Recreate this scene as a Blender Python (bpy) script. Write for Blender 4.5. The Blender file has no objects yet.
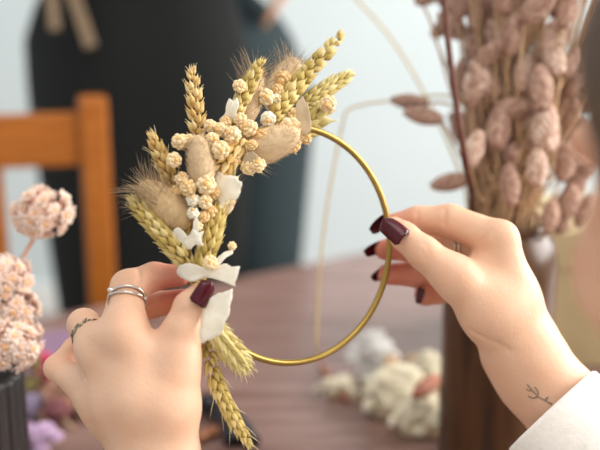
import bpy, math, random
import numpy as np
from mathutils import Vector, Matrix
random.seed(7); RNG = np.random.default_rng(7)
SC = bpy.context.scene; COL = SC.collection
PI = math.pi

# ------------------------------------------------------------------ camera frame
F = 1000.0                                   # focal length in pixels of a 600x450 frame
CAM = np.array([0.0, 0.0, 1.20]); PITCH = math.radians(15)
FW = np.array([0, math.cos(PITCH), -math.sin(PITCH)])
UP = np.array([0, math.sin(PITCH), math.cos(PITCH)])
RT = np.array([1.0, 0, 0])
def P(x, y, d):
    """world point that stands at distance d (m) along the view axis"""
    return CAM + d*FW + (x-300)/F*d*RT + (225-y)/F*d*UP
def on_plane(x, y, z):
    r = FW + (x-300)/F*RT + (225-y)/F*UP
    return CAM + r*(z-CAM[2])/r[2]

# ------------------------------------------------------------------ object helpers
def tag(o, label=None, cat=None, group=None, kind=None):
    if label: o['label'] = label
    if cat: o['category'] = cat
    if group: o['group'] = group
    if kind: o['kind'] = kind
    return o
def empty(name, loc, label=None, cat=None, group=None):
    o = bpy.data.objects.new(name, None); COL.objects.link(o)
    o.location = Vector(loc); o.empty_display_size = .01
    return tag(o, label, cat, group)
def origin(o):
    v = np.zeros(3)
    while o is not None:
        v += np.array(o.location); o = o.parent
    return v
class MB:
    def __init__(s): s.v=[]; s.f=[]; s.t=[]; s.n=0
    def add(s, V, Fc, tint=.5):
        V = np.asarray(V, float); s.v.append(V)
        s.f += [tuple(int(i)+s.n for i in f) for f in Fc]
        s.t.append(np.full(len(V), tint) if np.isscalar(tint) else np.asarray(tint)); s.n += len(V)
    def build(s, name, mat, parent=None, smooth=True, loc=None, label=None):
        V = np.concatenate(s.v) if s.v else np.zeros((0,3))
        T = np.concatenate(s.t) if s.t else np.zeros(0)
        return mesh_obj(name, V, s.f, mat, parent, smooth, loc, T, label)
def mesh_obj(name, V, Fc, mat, parent=None, smooth=True, loc=None, tint=None, label=None, flipcheck=False):
    """V in world coordinates; the object origin goes to loc (or the parent's origin)"""
    V = np.asarray(V, float)
    base = origin(parent) if parent is not None else np.zeros(3)
    if loc is None:
        loc = base if parent is not None else np.array([V[:,0].mean(), V[:,1].mean(), V[:,2].min()])
    loc = np.asarray(loc, float)
    me = bpy.data.meshes.new(name)
    me.from_pydata((V-loc).tolist(), [], [list(f) for f in Fc])
    me.update()
    if smooth: me.polygons.foreach_set('use_smooth', [True]*len(me.polygons))
    if tint is not None and len(tint) == len(V):
        a = me.attributes.new('tint', 'FLOAT', 'POINT'); a.data.foreach_set('value', np.asarray(tint, np.float32))
    me.materials.append(mat)
    o = bpy.data.objects.new(name, me); COL.objects.link(o)
    if parent is not None: o.parent = parent
    o.location = Vector(loc - base)
    if label: o['label'] = label
    return o
def frame_from(d, hint=(0,0,1)):
    d = np.asarray(d, float); d = d/np.linalg.norm(d)
    h = np.asarray(hint, float); x = np.cross(h, d)
    if np.linalg.norm(x) < 1e-4: x = np.cross((1,0,0.3), d)
    x /= np.linalg.norm(x); y = np.cross(d, x)
    return np.stack([x, y, d], 1)              # columns x, y, z(=d)
def norm(v): v = np.asarray(v, float); return v/np.linalg.norm(v)
def catmull(pts, n):
    pts = np.asarray(pts, float)
    if len(pts) == 2: 
        t = np.linspace(0,1,n)[:,None]; return pts[0]*(1-t)+pts[1]*t
    p = np.vstack([2*pts[0]-pts[1], pts, 2*pts[-1]-pts[-2]])
    out = []; m = len(pts)-1
    for s in np.linspace(0, m, n):
        i = min(int(s), m-1); t = s-i; a,b,c,d = p[i],p[i+1],p[i+2],p[i+3]
        out.append(.5*((2*b)+(-a+c)*t+(2*a-5*b+4*c-d)*t*t+(-a+3*b-3*c+d)*t**3))
    return np.array(out)
def tube_geo(path, rad, n=8, caps=True, closed=False):
    path = np.asarray(path, float); m = len(path)
    rad = np.full(m, rad) if np.isscalar(rad) else np.asarray(rad, float)
    if closed: tan = np.roll(path,-1,0)-np.roll(path,1,0)
    else: tan = np.gradient(path, axis=0)
    tan /= np.linalg.norm(tan,axis=1)[:,None]+1e-12
    x = np.cross(tan[0], (0.3,0.2,1)); x /= np.linalg.norm(x)
    V = []
    for i in range(m):
        x = x - tan[i]*np.dot(x,tan[i]); x /= np.linalg.norm(x); y = np.cross(tan[i], x)
        for k in range(n):
            a = 2*PI*k/n; V.append(path[i]+rad[i]*(math.cos(a)*x+math.sin(a)*y))
    Fc = []
    for i in range(m if closed else m-1):
        j = (i+1) % m
        for k in range(n):
            l = (k+1) % n; Fc.append((i*n+k, i*n+l, j*n+l, j*n+k))
    if caps and not closed:
        Fc.append(tuple(range(n-1,-1,-1))); Fc.append(tuple((m-1)*n+k for k in range(n)))
    return np.array(V), Fc
def lathe_geo(prof, n=12):
    """prof: list of (r, z); ends may have r = 0"""
    V=[]; rows=[]
    for r,z in prof:
        if r < 1e-9: rows.append([len(V)]); V.append((0,0,z))
        else:
            rows.append(list(range(len(V), len(V)+n)))
            V += [(r*math.cos(2*PI*k/n), r*math.sin(2*PI*k/n), z) for k in range(n)]
    Fc=[]
    for a,b in zip(rows, rows[1:]):
        for k in range(n):
            l=(k+1)%n
            if len(a)==1 and len(b)==1: continue
            if len(a)==1: Fc.append((a[0], b[l], b[k]))
            elif len(b)==1: Fc.append((a[k], a[l], b[0]))
            else: Fc.append((a[k], a[l], b[l], b[k]))
    return np.array(V), Fc
def box_geo(size, bev=.0):
    import bmesh
    bm = bmesh.new(); bmesh.ops.create_cube(bm, size=1)
    for v in bm.verts: v.co = Vector((v.co.x*size[0], v.co.y*size[1], v.co.z*size[2]))
    if bev > 0: bmesh.ops.bevel(bm, geom=list(bm.edges), offset=bev, segments=2, affect='EDGES', profile=.6)
    bm.verts.ensure_lookup_table()
    V = np.array([v.co[:] for v in bm.verts]); Fc = [tuple(v.index for v in f.verts) for f in bm.faces]
    bm.free(); return V, Fc
def rotz(a): c,s=math.cos(a),math.sin(a); return np.array([[c,-s,0],[s,c,0],[0,0,1.]])

# ------------------------------------------------------------------ materials
def srgb(r,g,b):
    f=lambda c: (c/255/12.92) if c/255<=.04045 else ((c/255+.055)/1.055)**2.4
    return (f(r),f(g),f(b),1)
def mat(name, cols, rough=.6, noise=None, stretch=(1,1,1), bump=0, bscale=200, tint=False, sss=0, metal=0,
        translucent=0, spec=.5, coat=0, trans=0, ior=1.45, sheen=0, distort=0, wave=None):
    m = bpy.data.materials.new(name); m.use_nodes = True; nt = m.node_tree; N = nt.nodes; L = nt.links
    b = N['Principled BSDF']; out = N['Material Output']
    b.inputs['Roughness'].default_value = rough; b.inputs['Metallic'].default_value = metal
    b.inputs['Specular IOR Level'].default_value = spec; b.inputs['IOR'].default_value = ior
    b.inputs['Coat Weight'].default_value = coat; b.inputs['Coat Roughness'].default_value = .08
    b.inputs['Transmission Weight'].default_value = trans; b.inputs['Sheen Weight'].default_value = sheen
    if sss:
        b.inputs['Subsurface Weight'].default_value = sss
        b.inputs['Subsurface Radius'].default_value = (1,.35,.2); b.inputs['Subsurface Scale'].default_value = .004
    tc = N.new('ShaderNodeTexCoord'); mp = N.new('ShaderNodeMapping'); mp.inputs['Scale'].default_value = stretch
    L.new(tc.outputs['Object'], mp.inputs['Vector'])
    cols = [c if len(c)==4 else (*c,1) for c in cols]
    src = None
    if wave:
        w = N.new('ShaderNodeTexWave'); w.inputs['Scale'].default_value = wave; w.inputs['Distortion'].default_value = distort
        w.inputs['Detail'].default_value = 3; w.inputs['Detail Scale'].default_value = 1.5
        L.new(mp.outputs[0], w.inputs['Vector']); src = w.outputs['Fac']
    elif noise:
        n = N.new('ShaderNodeTexNoise'); n.inputs['Scale'].default_value = noise; n.inputs['Detail'].default_value = 5
        n.inputs['Distortion'].default_value = distort
        L.new(mp.outputs[0], n.inputs['Vector']); src = n.outputs['Fac']
    if tint:
        a = N.new('ShaderNodeAttribute'); a.attribute_name = 'tint'
        if src is None: src = a.outputs['Fac']
        else:
            ma = N.new('ShaderNodeMath'); ma.operation='MULTIPLY_ADD'; L.new(src, ma.inputs[0]); ma.inputs[1].default_value=.5
            mb_ = N.new('ShaderNodeMath'); mb_.operation='SUBTRACT'; L.new(a.outputs['Fac'], mb_.inputs[0]); mb_.inputs[1].default_value=.25
            L.new(mb_.outputs[0], ma.inputs[2]); src = ma.outputs[0]
    if src is not None and len(cols) > 1:
        cr = N.new('ShaderNodeValToRGB'); e = cr.color_ramp.elements
        lo, hi = (0,1) if tint else (.3,.7)
        e[0].position = lo; e[0].color = cols[0]; e[1].position = hi; e[1].color = cols[-1]
        for i,c in enumerate(cols[1:-1]):
            x = e.new(lo+(hi-lo)*(i+1)/(len(cols)-1)); x.color = c
        L.new(src, cr.inputs['Fac']); L.new(cr.outputs['Color'], b.inputs['Base Color']); colout = cr.outputs['Color']
    else:
        b.inputs['Base Color'].default_value = cols[0]; colout = None
    if bump:
        n2 = N.new('ShaderNodeTexNoise'); n2.inputs['Scale'].default_value = bscale; n2.inputs['Detail'].default_value = 4
        L.new(mp.outputs[0], n2.inputs['Vector'])
        bp = N.new('ShaderNodeBump'); bp.inputs['Strength'].default_value = bump; bp.inputs['Distance'].default_value = .001
        L.new(n2.outputs['Fac'], bp.inputs['Height']); L.new(bp.outputs[0], b.inputs['Normal'])
    if translucent:
        t = N.new('ShaderNodeBsdfTranslucent')
        if colout is not None: L.new(colout, t.inputs['Color'])
        else: t.inputs['Color'].default_value = cols[0]
        mx = N.new('ShaderNodeMixShader'); mx.inputs[0].default_value = translucent
        L.new(b.outputs[0], mx.inputs[1]); L.new(t.outputs[0], mx.inputs[2]); L.new(mx.outputs[0], out.inputs['Surface'])
    return m
M = {}
M['skin'] = mat('skin', [srgb(226,189,160), srgb(220,173,142), srgb(207,138,112), srgb(192,104,86)], .48, noise=60, tint=True, bump=.25, bscale=450, sss=.12, spec=.35)
M['nail'] = mat('burgundy_polish', [srgb(78,14,28), srgb(62,8,20)], .22, noise=100, spec=.3, coat=.12)
M['brass'] = mat('brass', [srgb(168,140,74), srgb(150,122,60)], .36, noise=60, metal=.75)
M['silver'] = mat('silver', [srgb(214,208,200)], .18, metal=1)
M['dark_silver'] = mat('oxidised_silver', [srgb(168,156,136), srgb(110,98,80)], .25, metal=1, noise=900)
M['wheat_gold'] = mat('wheat_gold', [srgb(200,156,84), srgb(226,190,120), srgb(243,222,168)], .6, noise=500, tint=True, translucent=.15, spec=.3)
M['wheat_green'] = mat('wheat_green', [srgb(172,146,74), srgb(208,182,106), srgb(234,214,154)], .55, noise=500, tint=True, translucent=.15, spec=.3)
M['wheat_pale'] = mat('wheat_pale', [srgb(186,164,92), srgb(216,198,130), srgb(240,228,172)], .6, noise=500, tint=True, translucent=.15, spec=.3)
M['straw'] = mat('straw', [srgb(190,160,96), srgb(216,190,130)], .6, noise=300)
M['awn'] = mat('awn', [srgb(232,214,170)], .6, translucent=.2)
M['tail'] = mat('bunny_tail_beige', [srgb(208,174,130), srgb(228,200,160), srgb(238,216,182)], .9, tint=True, translucent=.15)
M['tail_brown'] = mat('bunny_tail_brown', [srgb(196,160,112), srgb(218,186,138), srgb(228,200,156)], .9, tint=True, translucent=.15)
M['bristle'] = mat('bristle_brown', [srgb(150,126,98), srgb(196,170,136)], .8, tint=True, translucent=.2)
M['button'] = mat('button_flower_cream', [srgb(240,202,144), srgb(248,222,172), srgb(252,234,198)], .7, tint=True, translucent=.2, spec=.2)
M['button_white'] = mat('button_flower_ivory', [srgb(232,214,176), srgb(248,238,212), srgb(252,248,234)], .7, tint=True, translucent=.2, spec=.2)
M['button_gold'] = mat('button_flower_gold', [srgb(224,178,116), srgb(238,202,144), srgb(248,226,178)], .7, tint=True, translucent=.2, spec=.2)
M['button_core'] = mat('button_core', [srgb(222,166,96), srgb(236,196,130)], .8, noise=900)
M['petal'] = mat('papery_petal', [srgb(238,232,216), srgb(250,247,238)], .6, noise=140, translucent=.45, spec=.3, bump=.3, bscale=120)
M['petal_beige'] = mat('papery_petal_beige', [srgb(214,196,164), srgb(230,216,190)], .55, noise=80, translucent=.4, spec=.3)
M['wall'] = mat('wall_paint', [srgb(208,218,220), srgb(213,222,223)], .9, noise=2)
M['floor'] = mat('floor_boards', [srgb(126,110,96), srgb(150,132,116)], .5, noise=6, stretch=(1,8,1))
M['table'] = mat('table_wood', [srgb(110,81,72), srgb(137,107,98), srgb(153,125,117)], .25, noise=7, stretch=(1,7,1), distort=.6, bump=.1, bscale=60, spec=.6)
M['chair'] = mat('chair_wood', [srgb(150,82,20), srgb(176,104,36)], .4, noise=18, stretch=(1,1,8))
M['denim'] = mat('dark_trousers', [srgb(26,39,42), srgb(32,47,51)], .9, noise=160)
M['black'] = mat('black_cotton', [srgb(17,20,19), srgb(23,26,25)], .9, noise=120)
M['strap'] = mat('tan_tie', [srgb(128,108,84), srgb(146,124,98)], .8, noise=90)
M['shoe'] = mat('shoe_leather', [srgb(30,26,24)], .5)
M['hair'] = mat('brown_hair', [srgb(58,38,26), srgb(98,68,46)], .45, noise=90, stretch=(1,1,.15), bump=.6, bscale=300)
M['knit'] = mat('white_cotton', [srgb(240,236,228), srgb(248,245,238)], .9, noise=300, bump=.35, bscale=900, sheen=.2)
M['bottle'] = mat('brown_glass', [srgb(38,22,13), srgb(84,54,28), srgb(50,31,17)], .30, noise=16, stretch=(3,3,.35), spec=.5)
M['vase_dark'] = mat('dark_ribbed_ceramic', [srgb(36,30,30), srgb(52,44,42)], .45, noise=30, stretch=(1,1,.2))
M['mauve'] = mat('canary_grass_mauve', [srgb(150,112,96), srgb(186,149,130), srgb(212,180,160)], .9, tint=True, translucent=.12)
M['mauve_pale'] = mat('canary_grass_pale', [srgb(176,136,116), srgb(214,182,162), srgb(236,214,196)], .9, tint=True, translucent=.12)
M['mauve_stem'] = mat('grass_stem', [srgb(176,142,108), srgb(200,168,132)], .8, noise=200)
M['twig'] = mat('twig_bark', [srgb(84,42,28), srgb(108,60,42)], .6, noise=120)
M['pink'] = mat('pink_petals', [srgb(252,208,182), srgb(255,228,208), srgb(255,243,233)], .7, tint=True, translucent=.25, spec=.2)
M['pink_core'] = mat('flower_core_orange', [srgb(228,160,84), srgb(240,190,116)], .8, noise=900)
M['pink_stem'] = mat('pink_stem', [srgb(206,150,120), srgb(220,170,140)], .7, noise=200)
M['cream_fl'] = mat('cream_florets', [srgb(238,222,186), srgb(250,240,212), srgb(255,250,234)], .8, tint=True, translucent=.2)
M['brown_pod'] = mat('brown_pod', [srgb(150,88,66), srgb(184,122,98)], .7, noise=120)
M['white_tuft'] = mat('white_tuft', [srgb(232,228,222), srgb(248,246,242)], .85, tint=True, translucent=.2)
M['kraft'] = mat('kraft_board', [srgb(176,156,116), srgb(190,170,130)], .85, noise=24)
M['tool_black'] = mat('tool_black', [srgb(26,26,32)], .35)
M['tool_steel'] = mat('tool_steel', [srgb(150,150,152)], .3, metal=1)
M['tool_wood'] = mat('tool_wood', [srgb(150,92,52), srgb(120,70,40)], .5, noise=80)
M['tattoo'] = mat('tattoo_ink', [srgb(132,116,104), srgb(156,132,116)], .6, noise=200)
M['eye'] = mat('eye_white', [srgb(236,232,226)], .2)
M['iris'] = mat('iris_brown', [srgb(70,44,26)], .2)
def colmat(name, *c): 
    M[name] = mat(name, [srgb(*x) for x in c], .8, tint=True, translucent=.2); return M[name]
colmat('magenta_petal', (190,20,84),(224,44,110),(240,90,140)); colmat('lilac_petal', (186,150,190),(214,180,214),(232,206,230))
colmat('olive_petal', (140,124,70),(172,156,100),(196,180,130)); colmat('salmon_petal', (196,140,110),(220,170,140),(236,196,170))
colmat('violet_petal', (146,128,160),(168,152,180),(190,176,200)); colmat('wine_petal', (130,70,80),(160,98,104),(186,130,130))

# ------------------------------------------------------------------ implicit surfaces
def smin(a,b,k):
    h = np.clip(.5+.5*(b-a)/k,0,1); return b+(a-b)*h-k*h*(1-h)
def cap(p,a,b,ra,rb):
    a=np.asarray(a,np.float32); b=np.asarray(b,np.float32); ab=b-a; L=float(ab@ab)+1e-12
    q=p-a; t=np.clip((q@ab)/L,0,1); q-=t[:,None]*ab
    return np.sqrt(np.einsum('ij,ij->i',q,q))-(ra+(rb-ra)*t)
def ell(p,c,R,r):
    q=(p-np.asarray(c,np.float32))@np.asarray(R,np.float32); r=np.asarray(r,np.float32)
    k0=np.sqrt(((q/r)**2).sum(1)); k1=np.sqrt(((q/(r*r))**2).sum(1))+1e-9
    return k0*(k0-1)/k1
def surface(fn, lo, hi, h):
    lo=np.asarray(lo,float); hi=np.asarray(hi,float); n=np.ceil((hi-lo)/h).astype(int)+1
    ax=[(lo[i]+h*np.arange(n[i])).astype(np.float32) for i in range(3)]
    f=np.empty(n,np.float32); yz=np.stack(np.meshgrid(ax[1],ax[2],indexing='ij'),-1).reshape(-1,2)
    step=max(1,int(400000/len(yz)))
    for i in range(0,n[0],step):
        xs=ax[0][i:i+step]; p=np.empty((len(xs)*len(yz),3),np.float32)
        p[:,0]=np.repeat(xs,len(yz)); p[:,1:]=np.tile(yz,(len(xs),1))
        f[i:i+step]=fn(p).reshape(len(xs),n[1],n[2])
    ins=f<0; c=tuple(n-1); acc=np.zeros((*c,3)); cnt=np.zeros(c)
    def sl(d): return tuple(slice(d[i],d[i]+c[i]) for i in range(3))
    corners=[(i,j,k) for i in (0,1) for j in (0,1) for k in (0,1)]
    for a in corners:
        for x in range(3):
            if a[x]==1: continue
            b=list(a); b[x]=1; fa=f[sl(a)]; fb=f[sl(b)]; m=(fa<0)!=(fb<0)
            t=np.where(m, fa/(fa-fb+1e-20), 0)
            for y in range(3): acc[...,y]+=np.where(m, a[y]+(t if y==x else 0),0)
            cnt+=m
    act=cnt>0; idx=-np.ones(c,int); idx[act]=np.arange(act.sum())
    base=np.stack(np.nonzero(act),1); V=lo+h*(base+acc[act]/cnt[act][:,None])
    quads=[]
    for x in range(3):
        y,z=(x+1)%3,(x+2)%3
        s0=[slice(None)]*3; s1=[slice(None)]*3
        s0[x]=slice(0,n[x]-1); s1[x]=slice(1,n[x])
        A=ins[tuple(s0)]; B=ins[tuple(s1)]
        e=np.stack(np.nonzero(A!=B),1); 
        ok=(e[:,y]>0)&(e[:,y]<n[y]-1)&(e[:,z]>0)&(e[:,z]<n[z]-1); e=e[ok]
        inside=A[e[:,0],e[:,1],e[:,2]]
        def g(dy,dz):
            q=e.copy(); q[:,y]-=dy; q[:,z]-=dz; return idx[q[:,0],q[:,1],q[:,2]]
        Q=np.stack([g(1,1),g(0,1),g(0,0),g(1,0)],1)
        Q[~inside]=Q[~inside][:,::-1]; quads.append(Q)
    return V, np.concatenate(quads)
def smooth_mesh(V,Q,it=2,lam=.5):
    n=len(V)
    for _ in range(it):
        acc=np.zeros_like(V); cnt=np.zeros(n)
        for a,b in ((0,1),(1,2),(2,3),(3,0)):
            np.add.at(acc,Q[:,a],V[Q[:,b]]); np.add.at(cnt,Q[:,a],1)
            np.add.at(acc,Q[:,b],V[Q[:,a]]); np.add.at(cnt,Q[:,b],1)
        V=V+lam*(acc/cnt[:,None]-V)
    return V
def bake(spec):
    """(x px, y px, depth, radius px) -> (world point, radius in m)"""
    return [(P(x,y,d).astype(np.float32), r*d/F) for x,y,d,r in spec]
class Blend:
    """smooth union of chains: palm chains melt together, fingers stay apart"""
    def __init__(s, kp=.010): s.palm=[]; s.fingers=[]; s.kp=kp; s.folds=[]
    def limb(s, *spec):
        b=bake(spec)
        for u,v in zip(b,b[1:]): s.palm.append((u[0],v[0],u[1],v[1]))
    def finger(s, *spec, k=.006): s.fingers.append((bake(spec),k))
    def __call__(s, p):
        d=None
        for c in s.palm:
            e=cap(p,*c); d=e if d is None else smin(d,e,s.kp)
        tot=d
        for b,k in s.fingers:
            f=None
            for u,v in zip(b,b[1:]):
                e=cap(p,u[0],v[0],u[1],v[1]); f=e if f is None else smin(f,e,.0035)
            tot=smin(tot, smin(d,f,k), .0008)
        for a,b,r in s.folds: tot=-smin(-tot, cap(p,a,b,r,r), .0012)
        return tot
    def crease(s, line, r=.0016, lift=.0010, d0=.54, d1=.76):
        """a shallow skin fold along a line over the surface"""
        pts=[]
        for x,y in line:
            ds=np.linspace(d0,d1,700); f=s(np.array([P(x,y,d) for d in ds],np.float32)); i=int(np.argmax(f<0))
            if f[i]<0: pts.append(P(x,y,ds[i]-lift).astype(np.float32))
        s.folds += [(a,b,r) for a,b in zip(pts,pts[1:])]
    def bounds(s, pad=.015):
        pts=[]
        for a,b,ra,rb in s.palm: pts+= [a-ra,a+ra,b-rb,b+rb]
        for bb,_ in s.fingers:
            for q,r in bb: pts+=[q-r,q+r]
        pts=np.array(pts); return pts.min(0)-pad, pts.max(0)+pad

# ------------------------------------------------------------------ the setting
def slab(name, x0,x1,y0,y1,z0,z1, m, kind='structure', parent=None):
    V,Fc=box_geo((x1-x0,y1-y0,z1-z0)); V=V+np.array([(x0+x1)/2,(y0+y1)/2,(z0+z1)/2])
    o=mesh_obj(name,V,Fc,m,parent,smooth=False); 
    if kind and parent is None: o['kind']=kind
    return o
slab('floor',-2.6,2.4,-1.8,3.4,-.1,0,M['floor'])
slab('wall_back',-2.6,2.4,3.3,3.42,0,2.8,M['wall'])
slab('wall_left',-2.72,-2.6,-1.8,3.42,0,2.8,M['wall'])
mb=MB()                                                   # right wall with its window opening
for (y0,y1,z0,z1) in ((-1.8,-.4,0,2.8),(2.9,3.42,0,2.8),(-.4,2.9,0,.85),(-.4,2.9,2.55,2.8)):
    V,Fc=box_geo((.12,y1-y0,z1-z0)); mb.add(V+np.array([2.46,(y0+y1)/2,(z0+z1)/2]),Fc)
o=mb.build('wall_right',M['wall'],smooth=False); o['kind']='structure'
M['trim']=mat('white_trim',[srgb(238,238,234)],.5)
mb=MB()
for (y0,y1,z0,z1) in ((-.4,2.9,.85,.92),(-.4,2.9,2.48,2.55),(-.4,-.33,.85,2.55),(2.83,2.9,.85,2.55),(1.2,1.26,.85,2.55)):
    V,Fc=box_geo((.08,y1-y0,z1-z0)); mb.add(V+np.array([2.44,(y0+y1)/2,(z0+z1)/2]),Fc)
o=mb.build('window_1',M['trim'],smooth=False); o['kind']='structure'
slab('baseboard_back',-2.6,2.4,3.28,3.3,0,.1,M['trim'])

# ------------------------------------------------------------------ table
TA=np.array([-.353,1.208]); TD=np.array([.825,.566])/np.hypot(.825,.566); TN=np.array([TD[1],-TD[0]])
TYAW=math.atan2(TD[1],TD[0])
def tpt(u,w,z): return np.array([*(TA+u*TD+w*TN), z])
table=empty('work_table',(*tpt(.42,.45,0),),'reddish-brown wooden work table under the hands, vases and dried flowers','table')
V,Fc=box_geo((2.1,.9,.04),.006); V=V@rotz(TYAW).T+tpt(.42,.45,.73); mesh_obj('tabletop',V,Fc,M['table'],table,smooth=False)
V,Fc=box_geo((1.9,.72,.09),.003); V=V@rotz(TYAW).T+tpt(.42,.45,.665); mesh_obj('apron_frame',V,Fc,M['table'],table,smooth=False)
for u in (-.5,1.34):
    for w in (.12,.78):
        V,Fc=box_geo((.07,.07,.71),.004); V=V@rotz(TYAW).T+tpt(u,w,.355); mesh_obj('leg',V,Fc,M['table'],table,smooth=False)

# ------------------------------------------------------------------ chair behind the table
CY=math.radians(14); cx=np.array([math.cos(CY),math.sin(CY),0]); cyv=np.array([-math.sin(CY),math.cos(CY),0])
c0=np.array([-.2915,1.40,0])                               # right rear post
def cpt(u,w,z): return c0+u*cx+w*cyv+np.array([0,0,z])
chair=empty('wooden_chair',cpt(-.2,-.2,0),'orange-brown wooden chair with a flat back rail behind the table at left','chair')
def cbox(name,u0,u1,w0,w1,z0,z1,bev=.004,par=None):
    V,Fc=box_geo((u1-u0,w1-w0,z1-z0),bev); V=V@rotz(CY).T+cpt((u0+u1)/2,(w0+w1)/2,(z0+z1)/2)
    return mesh_obj(name,V,Fc,M['chair'],par or chair,smooth=False)
for u in (0,-.40): cbox('back_post',u-.02,u+.02,-.02,.02,0,1.012,.006)
for z0,z1 in ((.916,.99),(.52,.56)): cbox('back_rail',-.385,-.018,-.012,.012,z0,z1,.004)
cbox('back_slat',-.176,-.128,-.008,.008,.56,.916,.003)
cbox('back_slat',-.275,-.227,-.008,.008,.56,.916,.003)
cbox('seat',-.42,.02,-.42,-.02,.43,.455,.008)
for u in (0,-.40): cbox('front_leg',u-.018,u+.018,-.41,-.374,0,.43,.004)
for u in (0,-.40): cbox('side_stretcher',u-.01,u+.01,-.37,-.02,.2,.23,.003)

# ------------------------------------------------------------------ the florist
LH=Blend(.010)
LH.limb((170,458,.590,24),(154,400,.582,25),(125,334,.583,17.5))
LH.limb((156,458,.590,28),(132,400,.583,26),(108,338,.587,17))
LH.limb((148,458,.592,26),(115,405,.590,22),(95,350,.593,17))
LH.limb((141,458,.596,23),(106,412,.600,18),(90,380,.603,15))
LH.limb((172,450,.592,24),(169,405,.586,28),(175,362,.584,21))
LH.limb((158,392,.590,26),(168,360,.589,19))
LH.limb((135,395,.584,24),(144,354,.586,19))
LH.limb((154,458,.590,30),(155,480,.588,31),(157,530,.575,34),(160,640,.545,38))
LH.limb((168,458,.591,24),(168,480,.590,26))
LH.limb((142,458,.593,23),(144,480,.590,25))
LH.finger((125,336,.584,19),(128,287,.607,17),(154,276.5,.616,13.8),(180,275.5,.612,11.0),k=.010)
LH.finger((110,340,.588,17),(122,306,.629,15),(150,305,.632,13.5),(186,300,.622,11.5),k=.010)
LH.finger((100,352,.592,18),(84,325,.614,16),(100,338,.642,13),(122,330,.645,11),k=.012)
LH.finger((98,395,.600,19),(57,368,.618,12.5),(76,350,.640,13),(98,348,.650,10.5),k=.013)
LH.finger((176,368,.584,21),(183,328,.585,18.5),(190,307,.586,16),(199,295,.587,12.5),k=.011)
RH=Blend(.012)
RH.limb((525,352,.664,32),(510,298,.660,26),(500,238,.656,17))
RH.limb((524,352,.674,31),(507,298,.676,25),(498,247,.676,17))
RH.limb((521,352,.684,29),(502,300,.692,23),(493,258,.693,17))
RH.limb((518,352,.690,26),(497,305,.702,20),(487,270,.707,16))
RH.limb((515,345,.662,30),(490,312,.652,27),(457,277,.646,19.5))
RH.limb((498,305,.658,26),(484,268,.662,17))
RH.limb((522,352,.668,35),(538,378,.668,35),(566,408,.664,38),(640,484,.640,48),(760,600,.60,60))
RH.limb((520,352,.682,30),(536,380,.678,32))
RH.finger((500,240,.658,18.5),(450,221,.674,16.5),(418,220.5,.681,14),(391,224,.684,10),k=.006)
RH.finger((496,248,.676,18),(446,242,.700,15.5),(412,248,.704,13.3),(385,249.5,.703,10.5),k=.006)
RH.finger((492,260,.693,17),(446,270,.715,15),(414,273.5,.716,13),(387,274.5,.712,10.5),k=.006)
RH.finger((486,272,.707,16),(456,285,.722,13),(438,291,.722,12.3),(425,295,.716,11),k=.006)
RH.finger((456,279,.646,20.5),(424,253,.648,16.5),(404,236,.652,14.0),(394,227,.655,10.5),k=.010)

RH.crease([(470,331),(482,338),(496,343),(510,352)],.0018,.0010)
RH.crease([(488,232),(480,243),(474,254)],.0013,.0011)
RH.crease([(445,208),(444,216),(444,226)],.0015,.0010)
RH.crease([(417,211),(417,218),(417,226)],.0014,.0010)
RH.crease([(424,243),(428,249),(430,256)],.0011,.0009); RH.crease([(420,249),(424,254),(426,260)],.0011,.0009)
LH.limb((124,336,.5795,15),(127,324,.5835,15))
LH.crease([(172,318),(181,312),(190,311)],.0012,.0009); LH.crease([(174,323),(183,318),(192,317)],.0011,.0009)
LH.crease([(138,268),(140,278),(138,288)],.0011,.0009)
LH.crease([(70,358),(78,366),(84,378)],.0015,.0009)
def redness(V, hands):
    t=np.full(len(V), .22)
    for B in hands:
        for i,(bb,_) in enumerate(B.fingers):
            tip,r=bb[-1]; d=np.linalg.norm(V-(tip),axis=1); t+=(.45 if i<4 else .10)*np.exp(-(d/.021)**2)  # fingertip blush, with the red of shaded tips painted into the skin
            for q,r in bb[:2]:
                d=np.linalg.norm(V-q,axis=1); t+=.10*np.exp(-(d/.011)**2)
    return t
parts=[]
for B,(px,py,dd) in ((LH,(155,520,.58)),(RH,(600,445,.66))):
    lo,hi=B.bounds(); 
    cut=P(px,py,dd)
    ax=norm(P(160,600,.55)-P(152,480,.588)) if B is LH else norm(P(640,484,.64)-P(541,378,.668))
    cut32=cut.astype(np.float32); ax32=ax.astype(np.float32)
    fn=lambda p,B=B,c=cut32,a=ax32: np.maximum(B(p),(p-c)@a)
    # keep the box tight around the hand
    if B is LH: lo[2]=max(lo[2], cut[2]-.03); lo[1]=max(lo[1],cut[1]-.04)
    else: hi[0]=min(hi[0], cut[0]+.05); lo[2]=max(lo[2],cut[2]-.04); lo[1]=max(lo[1],cut[1]-.05)
    V,Q=surface(fn,lo,hi,.0013); V=smooth_mesh(V,Q,2,.5); parts.append((V,Q,redness(V,[B])))
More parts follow.
